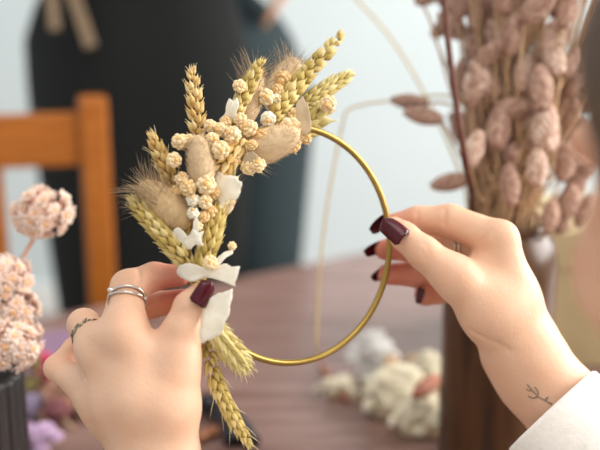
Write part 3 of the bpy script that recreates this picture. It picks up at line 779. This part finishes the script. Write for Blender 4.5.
# ------------------------------------------------------------------ bottle vase with dried canary grass (right)
def lathe_thing(name, prof, base, m, parent=None, n=48):
    V,Fc=lathe_geo(prof,n); return mesh_obj(name,V+np.asarray(base),Fc,m,parent,loc=None if parent else base)
VB=np.array([.1745,.83,.75])
vase=empty('bottle_vase',VB,'tall brown glass bottle vase holding the mauve dried grass at right','vase')
lathe_thing('bottle',[(0,0),(.040,0),(.0455,.004),(.0485,.012),(.0485,.190),(.0478,.203),(.0445,.214),(.0395,.222),(.0378,.226),(.0378,.230),(.0355,.230),(.0355,.224),(.042,.212),(.0455,.196),(.0455,.014),(0,.010)],VB,M['bottle'],vase)
lathe_thing('rim',[(.0355,.227),(.0395,.227),(.0405,.230),(.0395,.233),(.0355,.233)],VB,M['bottle'],vase)
def grass_geo(seed,curve=0.0):
    """an ovoid canary-grass head of overlapping scales, base at 0, length 1 along z"""
    rr=np.random.default_rng(seed); mb=MB(); n=120; g=PI*(3-5**.5)
    sc=lathe_geo([(0,0),(.6,.25),(.9,.55),(.5,.85),(0,1)],5)
    for i in range(n):
        t=(i+.5)/n; z=.02+.9*t; r=.27*math.sin(PI*min(1,.10+.86*t))**.7; a=i*g
        e=np.array([math.cos(a),math.sin(a),0]); D=norm(e*.45*(1.2-t)+np.array([0,0,1]))
        Fm=frame_from(D,e); c=np.array([curve*(z*z),0,z])
        mb.add((sc[0]*np.array([.075,.045,.24]))@Fm.T+e*r*.80+c-D*.08,sc[1],rr.uniform(.1,.9))
    V,Fc=tube_geo([np.array([curve*(z*z),0,z]) for z in np.linspace(.0,.95,10)],[.22*math.sin(PI*min(1,.10+.86*t))**.7+.02 for t in np.linspace(0,1,10)],10); mb.add(V,Fc,.2)
    return np.concatenate(mb.v),mb.f,np.concatenate(mb.t)
GH=[grass_geo(1),grass_geo(2,.12),grass_geo(3,.30)]
HEADME={}
def grass(base_head, dirn, length, label, group=None, pale=False, var=0, mouth=None, fat=1.0, seed=0, name='dried_grass_stem', cat='dried grass', stemr=.0011, mid=None):
    rr=np.random.default_rng(seed+900); h=np.asarray(base_head,float); D=norm(dirn)
    if mouth is None:
        a,r=rr.uniform(0,2*PI),.026*math.sqrt(rr.uniform(0,1)); mouth=VB+np.array([r*math.cos(a),r*math.sin(a),.230])
    foot=VB+np.array([(VB[0]-mouth[0])*.8,(VB[1]-mouth[1])*.8,.02])
    root=empty(name,foot,label,cat,group)
    key=(var,pale)
    if key not in HEADME:
        V,Fc,T=GH[var]; me=bpy.data.meshes.new('flower_head'); me.from_pydata(V.tolist(),[],[list(f) for f in Fc]); me.update()
        me.polygons.foreach_set('use_smooth',[True]*len(me.polygons)); a=me.attributes.new('tint','FLOAT','POINT'); a.data.foreach_set('value',T.astype(np.float32))
        me.materials.append(M['mauve_pale' if pale else 'mauve']); HEADME[key]=me
    o=bpy.data.objects.new('flower_head',HEADME[key]); COL.objects.link(o); o.parent=root; o.location=Vector(h-foot)
    fr=frame_from(D,(rr.normal(),rr.normal(),.2)); o.rotation_euler=Matrix(fr.tolist()).to_euler(); o.scale=(length*fat,length*fat,length)
    mids=[.40*mouth+.60*h-D*length*.35] if mid is None else [np.asarray(m_) for m_ in mid]
    V,Fc=tube_geo(catmull([foot,mouth,*mids,h+D*length*.05],26),stemr,6); q=MB(); q.add(V,Fc); q.build('stem',M['mauve_stem'],root)
    return root
def gp(x0,y0,d0,x1,y1,d1,label,**k):
    a,b=P(x0,y0,d0),P(x1,y1,d1); return grass(a,b-a,np.linalg.norm(b-a),label,**k)
gp(549,152,.800,535,108,.806,'large pale cream grass head curving over at the centre right of the vase bunch',pale=True,var=2,fat=1.15,seed=1)
gp(536,186,.795,538,150,.793,'shorter pale cream grass head just below the large curved one',pale=True,fat=1.1,seed=2)
gp(467,168,.800,480,132,.800,'pale oval grass head low on the left side of the vase bunch',pale=True,fat=1.0,seed=3)
gp(548,58,.815,556,22,.815,'round cream grass head near the top right of the vase bunch',pale=True,fat=1.35,seed=4)
gp(502,62,.82,505,34,.82,'small round mauve grass head at the upper middle of the bunch',fat=1.3,seed=5)
gp(521,92,.82,525,55,.82,'oval pinkish grass head just right of the small round one',fat=1.1,seed=6,pale=True)
gp(470,102,.82,480,66,.82,'wide pale grass head at the left edge beside the twig',fat=1.2,seed=7,pale=True)
gp(566,96,.84,575,72,.84,'pale tufted grass head at the right side of the bunch',fat=1.3,seed=8,pale=True)
gp(543,110,.80,540,66,.805,'mauve grass head standing just above the large curved cream one',fat=1.0,seed=9)
gp(470,178,.84,432,186,.845,'dark mauve grass head lying sideways to the left below the twig',seed=10,fat=.9)
dr=P(449,117,.83)
gp(443,120,.835,405,112,.84,'lower of two slim mauve grass heads drooping out to the left',seed=11,fat=.85,mid=[P(470,175,.85)])
gp(428,103,.85,392,100,.855,'upper of two slim mauve grass heads drooping out to the left',seed=12,fat=.8,mid=[P(468,130,.86),P(450,105,.855)])
gp(415,2,.86,440,-8,.86,'mauve grass head cut by the top edge left of the twig',seed=13,fat=1.1,mid=[P(460,120,.86),P(430,20,.86)])
gp(432,36,.88,452,20,.88,'blurred mauve grass head peeping out left of the twig at the top',seed=14,fat=1.1,mid=[P(470,120,.88)])
gp(518,36,.83,512,-4,.84,'long mauve grass head rising to the top edge in the middle',seed=15,fat=.9)
gp(590,40,.84,606,6,.85,'pale grass head in the top right corner of the bunch',seed=16,pale=True,fat=1.1)
gp(497,150,.81,500,108,.82,'mauve grass head in the middle of the bunch above the thumb',seed=17,fat=1.0)
gp(512,205,.81,508,165,.815,'low mauve grass head just above the right knuckle',seed=18,fat=.9)
gp(548,232,.82,553,200,.82,'small mauve grass head at the vase mouth right of the knuckles',seed=19,fat=1.0)
rr=np.random.default_rng(21); k=0
while k<175:
    z=rr.uniform(.04,.36); r=math.sqrt(rr.uniform(0,1))*(.040+.26*z); a=rr.uniform(0,2*PI)
    h=np.array([VB[0]+.004+.07*z+r*math.cos(a),VB[1]+.02+r*math.sin(a)*.9,.75+.25+z*.92])
    v=h-CAM; dep=v@FW; px=300+F*(v@RT)/dep; py=225-F*(v@UP)/dep
    if px<455 or px>640 or dep<.79: continue
    if py>150 and not(478<px<575): continue
    if dep<.82 and 500<px<570 and 80<py<190: continue
    D=norm(h-(VB+np.array([0,0,.16]))+rr.normal(0,.10,3))
    grass(h,D,rr.uniform(.024,.034),'dusty mauve dried grass stem packed among others in the bottle vase','canary grass in the bottle vase',var=int(rr.integers(2)),fat=rr.uniform(.9,1.25),seed=100+k,pale=rr.random()<.12)
    k+=1
def strand(name,pts,r,m,label,cat,foot=None):
    pw=catmull([P(*p) if isinstance(p,tuple) else p for p in pts],50); V,Fc=tube_geo(pw,r,7); q=MB(); q.add(V,Fc); o=q.build(name,m,loc=pw[0]); tag(o,label,cat); return o
for i,(x,y,d,dx) in enumerate(((570,196,.86,.2),(566,158,.85,.15),(582,130,.86,.35),(574,104,.88,.2),(590,160,.88,.4),(596,90,.87,.4),(560,128,.87,.1),(578,180,.88,.3),(588,206,.88,.4),(586,70,.90,.3),(600,128,.9,.5),(562,210,.87,.1))):
    D=norm(np.array([dx,.05,1.0])); grass(P(x,y,d)-D*.02,D,.03,'dusty mauve dried grass stem packed among others in the bottle vase','canary grass in the bottle vase',var=i%2,fat=1.15,seed=400+i)
strand('twig',[VB+np.array([-.02,.0,.03]),VB+np.array([-.026,.0,.228]),(465,160,.775),(456,100,.765),(448,40,.765),(442,-30,.77)],np.linspace(.0030,.0023,50),M['twig'],'slender reddish-brown twig standing upright at the left of the grass bunch','twig')
strand('grass_blade',[VB+np.array([-.0,.02,.04]),VB+np.array([-.028,.01,.233]),(455,160,.90),(425,95,.93),(392,40,.95),(350,-8,.97)],.0012,M['straw'],'thin pale grass blade arching out left to the top edge','grass blade')
strand('grass_blade',[VB+np.array([.0,.02,.04]),VB+np.array([-.024,.016,.233]),(472,140,.88),(455,98,.88),(400,100,.88),(352,108,.87),(342,128,.87),(328,200,.86),(320,270,.85),(316,352,.84)],.0010,M['straw'],'thin bent pale grass blade hanging down behind the hoop','grass blade')

# ------------------------------------------------------------------ ribbed vase with pink star flowers (left)
LB=np.array([-.252,.694,.75])
lv=empty('ribbed_vase',LB,'dark ribbed cylinder vase at the left edge holding peach-pink flowers','vase')
n=72; V=[];rows=[]
prof=[(.040,0),(.042,.004),(.042,.145),(.041,.150),(.038,.150),(.038,.02)]
for r,z in prof:
    V+= [((r+(.0020*math.cos(18*2*PI*k/n) if r>.0405 else 0))*math.cos(2*PI*k/n),(r+(.0020*math.cos(18*2*PI*k/n) if r>.0405 else 0))*math.sin(2*PI*k/n),z) for k in range(n)]
Fc=[(i*n+k,i*n+(k+1)%n,(i+1)*n+(k+1)%n,(i+1)*n+k) for i in range(len(prof)-1) for k in range(n)]+[tuple(range(n-1,-1,-1)),tuple((len(prof)-1)*n+k for k in range(n))]
mesh_obj('cylinder',np.array(V)+LB,Fc,M['vase_dark'],lv)
def star_geo(seed,np_=7):
    rr=np.random.default_rng(seed); mb=MB()
    pet,pf=lathe_geo([(0,0),(.62,.25),(1,.6),(.8,.88),(0,1)],8)
    for ring,(tilt,L,wd,off) in enumerate(((68,1.0,.27,0),(48,.8,.24,.5),(25,.55,.16,0))):
        for k in range(np_):
            a=2*PI*(k+off+rr.uniform(-.15,.15))/np_; p=math.radians(tilt+rr.normal(0,6)); e=np.array([math.cos(a),math.sin(a),0])
            D=e*math.sin(p)+np.array([0,0,1])*math.cos(p); Nn=-e*math.cos(p)+np.array([0,0,1])*math.sin(p)
            Fm=np.stack([np.cross(Nn,D),Nn,D],1)
            mb.add((pet*np.array([wd,.07,L]))@Fm.T,pf,rr.uniform(.35,.95)-.12*(ring==2))
    mb.add(SPH[0]*.32,SPH[1],.2)
    return np.concatenate(mb.v),mb.f,np.concatenate(mb.t)
STAR=[star_geo(1),star_geo(2,8),star_geo(3,6)]
BME={}
def bloom(c,look,R,par,m='pink',core='pink_core',seed=0,name='star_bloom',open_=1.0):
    rr=np.random.default_rng(seed); v=int(rr.integers(3))
    if (m,v) not in BME:
        V,Fc,T=STAR[v]; me=bpy.data.meshes.new(name); me.from_pydata(V.tolist(),[],[list(f) for f in Fc]); me.update(); me.polygons.foreach_set('use_smooth',[True]*len(me.polygons))
        a=me.attributes.new('tint','FLOAT','POINT'); a.data.foreach_set('value',T.astype(np.float32)); me.materials.append(M[m]); BME[(m,v)]=me
    o=bpy.data.objects.new(name,BME[(m,v)]); COL.objects.link(o); o.parent=par; o.location=Vector(np.asarray(c)-origin(par))
    o.rotation_euler=Matrix(frame_from(look,(rr.normal(),rr.normal(),.1)).tolist()).to_euler(); o.scale=(R,R,R*open_)
    if core:
        if ('core',core) not in BME:
            me=bpy.data.meshes.new('flower_center'); me.from_pydata((SPH[0]*np.array([.30,.30,.16])+np.array([0,0,.34])).tolist(),[],[list(f) for f in SPH[1]]); me.update(); me.polygons.foreach_set('use_smooth',[True]*len(me.polygons)); me.materials.append(M[core]); BME[('core',core)]=me
        q=bpy.data.objects.new('flower_center',BME[('core',core)]); COL.objects.link(q); q.parent=o
    return o
def sprig(label,x,y,d,rpx,n,foot,via,seed,R=11,squash=.85,group=None):
    rr=np.random.default_rng(seed+70); c=P(x,y,d); r=rpx*d/F
    root=empty('star_flower_sprig',foot,label,'dried flower',group)
    q=MB(); V,Fc=tube_geo(catmull([foot,*via,c-UP*r*.5],24),.0016,7); q.add(V,Fc); g=PI*(3-5**.5)
    bl=[]
    for i in range(n):
        zz=1-1.55*(i+.5)/n; rad=math.sqrt(max(0,1-zz*zz)); a=i*g+rr.uniform(-.2,.2)
        e=norm(UP*.55-FW*.75); Fm=frame_from(e); dv=Fm@np.array([rad*math.cos(a),rad*math.sin(a),zz]); 
        pt=c+dv*r*np.array([1,1,squash])*rr.uniform(.80,1.16); bl.append((pt,dv))
        V,Fc=tube_geo([c-UP*r*.5,(c+pt)/2-UP*r*.1,pt],.0007,5); q.add(V,Fc)
    q.build('stem',M['pink_stem'],root); q=MB(); q.add(SPH[0]*r*.80+c,SPH[1],.3); q.build('inner_fill',M['pink'],root)  # pink ball added inside the cluster to fill dark gaps between blooms
    for i,(pt,dv) in enumerate(bl): bloom(pt,norm(dv+rr.normal(0,.15,3)),R*d/F*rr.uniform(.85,1.15),root,seed=seed*100+i)
    return root
mo=lambda dx,dy: LB+np.array([dx,dy,.155])
sprig('peach-pink star flower cluster standing highest, alone above the ribbed vase',42,213,.745,24,26,LB+np.array([.0,.01,.02]),[mo(.01,0),P(18,268,.745)],1)
sprig('peach-pink star flower cluster at the left edge just below the high one',0,280,.735,24,26,LB+np.array([-.01,-.01,.02]),[mo(-.01,-.01)],2)
sprig('peach-pink star flower cluster leaning right over the ribbed vase rim',13,345,.712,24,28,LB+np.array([.015,-.015,.02]),[mo(.012,-.02)],3)
sprig('peach-pink star flower cluster half cut by the left edge above the vase rim',-14,325,.75,26,26,LB+np.array([-.015,.0,.02]),[mo(-.02,0)],4)
sprig('small peach-pink star flower cluster tucked between the two lower clusters',16,309,.728,17,18,LB+np.array([.01,.008,.02]),[mo(.012,0)],5)

# ------------------------------------------------------------------ dried flowers lying on the table, right
def floret_pile(name,label,cat,x,y,w,h,n,m,R,seed,core=None,group=None,top=.030,stem=None,bn='floret'):
    """a cut flower head lying on the table: florets over a low mound"""
    rr=np.random.default_rng(seed+40); c=on_plane(x,y,.75); root=empty(name,c,label,cat,group)
    dep=(c-CAM)@FW; rx=w*dep/F/2
    ry=max(.008,(h*dep/F/2)/math.sin(math.radians(24))*.62)
    for i in range(n):
        a=i*PI*(3-5**.5); s=math.sqrt((i+.5)/n); zz=top*math.sqrt(max(0,1-s*s))+R*.75
        pt=c+np.array([rx*s*math.cos(a),ry*s*math.sin(a),zz])+np.abs(rr.normal(0,R*.35,3))*np.sign(rr.normal(0,1,3))*np.array([1,1,0])+np.array([0,0,rr.uniform(0,R*.9)]); lk=norm(np.array([s*math.cos(a)*.9,s*math.sin(a)*.9-.35,.8])+rr.normal(0,.2,3))
        bloom(pt,lk,R*rr.uniform(.8,1.2),root,m,core,seed*100+i,bn)
    if stem:
        e=on_plane(*stem,.7525); V,Fc=tube_geo(catmull([c+np.array([0,0,.006]),(c+e)/2+np.array([0,0,.006]),e],10),.0016,6); q=MB(); q.add(V,Fc); q.build('stem',M['mauve_stem'],root)
        V,Fc=lathe_geo([(0,.001),(rx*.8,.001),(rx*.7,top*.6),(0,top*.8)],16); V=V*np.array([1,ry/rx,1]); q=MB(); q.add(V+c,Fc,.2); q.build('inner_fill',M[m],root)
    return root
floret_pile('dried_flower_head','white fluffy dried flower head at the far left of the cream pile','dried flower',372,384,40,16,30,'white_tuft',.0085,1,top=.045,stem=(350,400))
floret_pile('dried_flower_head','large cream dried flower head in the middle of the pile beside the bottle vase','dried flower',396,412,66,34,60,'cream_fl',.0085,2,top=.034,stem=(350,400))
floret_pile('dried_flower_head','cream dried flower head nearest the viewer, in front of the pile','dried flower',420,433,50,22,40,'cream_fl',.0075,3,top=.022,stem=(440,440))
floret_pile('dried_flower_head','cream dried flower head at the right, next to the bottle vase','dried flower',430,400,40,26,36,'cream_fl',.008,4,top=.036,stem=(450,410))
floret_pile('dried_flower_head','small pale dried flower head apart from the pile, at its left end','dried flower',338,396,36,10,20,'cream_fl',.006,5,top=.010,stem=(322,372))
def pod(label,x0,y0,x1,y1,z,rad,m='brown_pod'):
    a,b=on_plane(x0,y0,z),on_plane(x1,y1,z); V,Fc=lathe_geo([(0,0),(.45,.06),(.85,.25),(1,.5),(.8,.75),(.35,.94),(0,1)],12); L=np.linalg.norm(b-a)
    q=MB(); q.add((V*np.array([rad,rad,L]))@frame_from(b-a).T+a,Fc); o=q.build('seed_pod',M[m]); return tag(o,label,'seed pod')
pod('long reddish-brown seed pod lying across the cream flower heads',413,397,440,376,.800,.0085)
pod('tan seed pod at the back of the cream pile, beside the white head',384,368,398,360,.785,.010,'mauve_stem')
pod('tan seed pod at the back right of the cream pile',405,366,422,360,.785,.010,'mauve_stem')
pod('reddish-brown seed pod behind the cream pile touching the bottle vase',432,366,446,362,.790,.009)
strand('dried_twig',[on_plane(322,365,.754),on_plane(333,382,.757),on_plane(346,400,.754)],.0035,M['brown_pod'],'pinkish-brown dried stem lying left of the cream pile','dried stem')

# ------------------------------------------------------------------ dried flowers lying on the table, left
for i,(lab,x,y,w,h,n,m,R,top) in enumerate((
    ('small magenta dried flower behind the left hand',48,394,14,8,14,'magenta_petal',.006,.034),
    ('olive dried flower head beside the ribbed vase',30,394,34,14,26,'olive_petal',.0075,.030),
    ('salmon dried flower head in the middle of the coloured heap',66,412,44,16,36,'salmon_petal',.008,.026),
    ('violet dried flower head low in the coloured heap by the vase',33,418,18,8,18,'violet_petal',.006,.014),
    ('wine-red dried flower head at the front of the coloured heap',58,423,22,8,20,'wine_petal',.006,.012),
    ('cream dried flower head half hidden by the left wrist',94,414,28,14,24,'cream_fl',.007,.02),
    ('peach dried flower head between the magenta flower and the wrist',76,400,30,12,24,'salmon_petal',.0075,.028),
    ('lilac dried flower at the bottom edge beside the ribbed vase',38,452,34,14,26,'lilac_petal',.008,.014))):
    floret_pile('dried_flower_head',lab,'dried flower',x,y,w,h,n,m,R,20+i,top=top,stem=(x+16,y+6))
M['patch']=mat('dull_lilac',[srgb(132,104,126),srgb(142,114,136)],.7,noise=20)  # even dull lilac tone for the thin flat quad on the tabletop
V=np.array([on_plane(*q_,.752) for q_ in ((22,338),(98,322),(96,372),(20,384))]); V=np.vstack([V,V-np.array([0,0,.0012])])
o=mesh_obj('lilac_patch',V,[(3,2,1,0),(4,5,6,7),(0,1,5,4),(1,2,6,5),(2,3,7,6),(3,0,4,7)],M['patch'],smooth=False); tag(o,'flat dull lilac paper lying on the table behind the left hand','patch')

# ------------------------------------------------------------------ black-handled snips behind the hanging wheat
sc=on_plane(214,415,.75); sn=empty('garden_snips',sc,'black-handled snips lying on the table behind the hanging wheat ear','snips')
def rod(name,pts,r,m,flat=1):
    V,Fc=tube_geo(catmull(pts,14),r,8); q=MB(); q.add(V,Fc); q.build(name,M[m],sn)
s2=lambda x,y,z=.758: on_plane(x,y,z)
rod('handle',[s2(252,442),s2(240,424),s2(224,408),s2(206,400)],.0085,'tool_black')
rod('handle',[s2(232,440),s2(228,424),s2(216,412),s2(202,404)],.0085,'tool_black')
rod('blade',[s2(206,402),s2(190,396),s2(174,394)],.0035,'tool_steel'); rod('pivot',[s2(206,402,.752),s2(206,402,.770)],.006,'tool_black')
wp=MB(); V,Fc=tube_geo(catmull([on_plane(196,440,.757),on_plane(206,434,.757),on_plane(218,431,.757)],8),.0055,8); wp.add(V,Fc)
tag(wp.build('wooden_stick',M['tool_wood']),'short orange-brown wooden stick in front of the black snips','stick')

# ------------------------------------------------------------------ kraft box behind the vase at right
bc=on_plane(590,372,.75)+np.array([.02,.10,0]); BY=math.radians(-4)
kb=empty('kraft_box',bc,'beige kraft box with a lid standing on the table right of the bottle vase','box')
for nm,sz,z in (('box_body',(.24,.18,.115),.0585),('lid',(.246,.186,.045),.138)):
    V,Fc=box_geo(sz,.003); mesh_obj(nm,V@rotz(BY).T+bc+np.array([0,0,z]),Fc,M['kraft'],kb,smooth=False)

# ------------------------------------------------------------------ person standing behind the table
PX,PY=-.232,1.82
back=empty('person',(PX,PY,0),'standing person in a black apron and dark trousers behind the table, hand at the hip','person')
X=lambda x,y,z: np.array([PX+x,PY+y,z])
hipw=.125; WL=X(.262,-.085,1.232); EL=X(.40,.02,1.27); SLp=X(.20,.02,1.43)
WR=X(-.10,-.20,1.23); ER=X(-.25,-.02,1.20); SRp=X(-.20,.02,1.43)
def legs(p,o=0):
    d=None
    for s in (-1,1):
        e=smin(cap(p,X(s*hipw,0,.92),X(s*.128,-.01,.50),.118+o,.080+o),cap(p,X(s*.128,-.01,.50),X(s*.130,.02,.09),.062+o,.044+o),.04)
        d=e if d is None else np.minimum(d,e)
    return smin(d,cap(p,X(-.08,.01,.95),X(.08,.01,.95),.125+o,.125+o),.05)
def trunk(p,o=0):
    d=smin(cap(p,X(-.06,.01,1.02),X(.06,.01,1.02),.115+o,.115+o),cap(p,X(-.09,.015,1.30),X(.09,.015,1.30),.105+o,.105+o),.10)
    return smin(d,cap(p,SRp,SLp,.055+o,.055+o),.06)
def arms(p,o=0): 
    d=None
    for S,E,W_ in ((SLp,EL,WL),(SRp,ER,WR)):
        e=smin(cap(p,S,E,.048+o,.040+o),cap(p,E,W_,.038+o,.026+o),.03); d=e if d is None else np.minimum(d,e)
    return d
def hand(p,W_,tip,spread,thumbdir,k=.01):
    W_=np.asarray(W_); ax=norm(tip-W_); sp=norm(spread); d=None
    for i,l in enumerate((.92,1.0,.95,.78)):
        kn=W_+ax*.085+sp*(.030-.02*i); f0=W_+sp*(.016-.011*i)
        e=cap(p,f0,kn,.016,.0115); d=e if d is None else smin(d,e,.012)
        mid=kn+ax*.045*l+thumbdir*.004; en=mid+ax*.038*l+thumbdir*.012
        d=smin(d,smin(cap(p,kn,mid,.0098,.0088),cap(p,mid,en,.0088,.0065),.004),.003)
    t0=W_+ax*.03+sp*.025; t1=t0+ax*.045+sp*.022; return smin(d,smin(cap(p,t0,t1,.015,.011),cap(p,t1,t1+ax*.03+sp*.004,.011,.008),.005),.01)
tipL=WL+norm(P(268,16,1.70)-WL)*.16
def bodyfn(p):
    d=smin(legs(p,-.012),trunk(p,-.010),.03); d=smin(d,arms(p,-.004),.03)
    d=smin(d,cap(p,X(0,.02,1.40),X(0,.0,1.54),.056,.052),.03)
    d=smin(d,ell(p,X(0,.0,1.635),np.eye(3),(.074,.092,.105)),.03)
    d=smin(d,ell(p,X(0,-.045,1.575),np.eye(3),(.050,.050,.065)),.03); d=smin(d,cap(p,X(0,-.085,1.645),X(0,-.108,1.605),.009,.013),.01)
    for s in (-1,1): d=smin(d,ell(p,X(s*.075,.01,1.62),np.eye(3),(.007,.018,.03)),.006)
    d=smin(d,ell(p,X(0,-.092,1.575),np.eye(3),(.022,.009,.008)),.006)
    d=smin(d,hand(p,WL,tipL,norm(np.array([.2,-.9,.3])),np.array([0,.3,-.4])),.012)
    d=smin(d,hand(p,WR,WR+np.array([.15,-.04,.03]),np.array([0,-.3,1.]),np.array([0,-.5,0])),.012)
    for s in (-1,1): d=smin(d,cap(p,X(s*.130,.02,.06),X(s*.145,-.13,.035),.042,.030),.02)
    return d
V,Q=surface(bodyfn,(PX-.40,PY-.30,-.005),(PX+.46,PY+.18,1.78),.0075); mesh_obj('body',V,Q.tolist(),M['skin'],back,tint=np.full(len(V),.3))
V,Q=surface(lambda p: np.maximum(np.maximum(legs(p,.016),p[:,2]-1.02),.07-p[:,2]),(PX-.30,PY-.2,.05),(PX+.30,PY+.2,1.05),.009); mesh_obj('trousers',V,Q.tolist(),M['denim'],back)
def shirt(p):
    d=smin(trunk(p,.012),cap(p,X(-.085,.01,.99),X(.085,.01,.99),.155,.150),.05)
    for S,E,W_ in ((SLp,EL,WL),(SRp,ER,WR)): d=smin(d,smin(cap(p,S,E,.060,.050),cap(p,E,E*.3+W_*.7,.048,.038),.03),.03)
    return np.maximum(np.maximum(d,p[:,2]-1.515),.95-p[:,2])
V,Q=surface(shirt,(PX-.40,PY-.25,.93),(PX+.46,PY+.22,1.54),.009); mesh_obj('dark_top',V,Q.tolist(),M['denim'],back)
# apron: curved front panel with a waistband, bib and two hanging ties
def panel(name,rows,m,thick=.003,par=None):
    V=[];n=25
    for (z,x0,x1,f) in rows:
        for i in range(n):
            u=i/(n-1); x=x0+(x1-x0)*u; c=(x/.26); V.append(X(x,-f+ .15*c*c*abs(c)**.5+.004*math.sin(9*u+z*3),z))
    V=np.array(V); B=V+np.array([0,thick,0]); N=len(V); R=len(rows); Fc=[]
    for j in range(R-1):
        for i in range(n-1):
            a=j*n+i; Fc.append((a,a+1,a+n+1,a+n)); Fc.append((N+a,N+a+n,N+a+n+1,N+a+1))
    ed=[i for i in range(n)]+[j*n+n-1 for j in range(1,R)]+[(R-1)*n+i for i in range(n-2,-1,-1)]+[j*n for j in range(R-2,0,-1)]
    for a,b in zip(ed,ed[1:]+ed[:1]): Fc.append((a,N+a,N+b,b))
    return mesh_obj(name,np.vstack([V,B]),Fc,m,par or back)
ap=panel('apron',[(.50,-.19,.11,.175),(.62,-.205,.125,.18),(.75,-.225,.14,.185),(.88,-.245,.15,.19),(.98,-.25,.15,.19),(1.06,-.25,.145,.185),(1.12,-.22,.13,.178),(1.25,-.13,.11,.165),(1.38,-.09,.09,.150)],M['black'])
def tie(p0,p1,w):
    a,b=np.array(p0),np.array(p1); V,Fc=box_geo((w,.004,np.linalg.norm(b-a)),.001); q=MB(); q.add(V@frame_from(a-b,(0,1,0)).T@np.eye(3)+(a+b)/2,Fc); q.build('apron_tie',M['strap'],ap,smooth=False)
tz=lambda x,y,d=1.60: P(x,y,d)
tie(tz(68,-20),tz(91,47),.020); tie(tz(50,-20),tz(55,30),.017)
for s in (-1,1):
    V,Fc=lathe_geo([(0,0),(1,.0),(1.06,.12),(.95,.45),(.6,.85),(0,1)],16); q=MB(); q.add(V*np.array([.050,.135,.085])+X(s*.137,-.045,0),Fc); q.build('shoe',M['shoe'],back)
V,Q=surface(lambda p: np.maximum(ell(p,X(0,.014,1.65),np.eye(3),(.084,.098,.108)),np.minimum(-(p[:,1]-(PY-.01)),-(p[:,2]-1.69))),(PX-.12,PY-.13,1.5),(PX+.12,PY+.14,1.79),.008)
mesh_obj('hair',V,Q.tolist(),M['hair'],back)

# ------------------------------------------------------------------ light and camera
w=bpy.data.worlds.new('World'); SC.world=w; w.use_nodes=True
w.node_tree.nodes['Background'].inputs[0].default_value=(.97,.98,1,1); w.node_tree.nodes['Background'].inputs[1].default_value=.54
def area(name,loc,target,sx,sy,power,col=(1,1,1)):
    l=bpy.data.lights.new(name,'AREA'); l.shape='RECTANGLE'; l.size=sx; l.size_y=sy; l.energy=power; l.color=col
    o=bpy.data.objects.new(name,l); COL.objects.link(o); o.location=loc
    o.rotation_euler=(Vector(target)-Vector(loc)).to_track_quat('-Z','Y').to_euler(); return o
area('window_daylight',(2.3,1.25,1.85),(-.2,1.1,1.0),2.6,1.5,92,(1,.98,.95))
area('overhead_fill',(.3,.2,2.75),(.1,.7,1.0),1.2,1.2,10,(1,.95,.88))  # unseen soft fill from above
cd=bpy.data.cameras.new('Camera'); cam=bpy.data.objects.new('Camera',cd); COL.objects.link(cam)
cd.sensor_width=36; cd.lens=36*F/600; cd.clip_start=.02
cam.location=Vector(CAM); cam.rotation_euler=(PI/2-PITCH,0,0)
cd.dof.use_dof=True; cd.dof.focus_distance=.615; cd.dof.aperture_fstop=3.6; cd.dof.aperture_blades=0
SC.camera=cam
vs=SC.view_settings; vs.view_transform='Standard'; vs.look='None'; vs.exposure=.68; vs.gamma=1; vs.use_curve_mapping=False
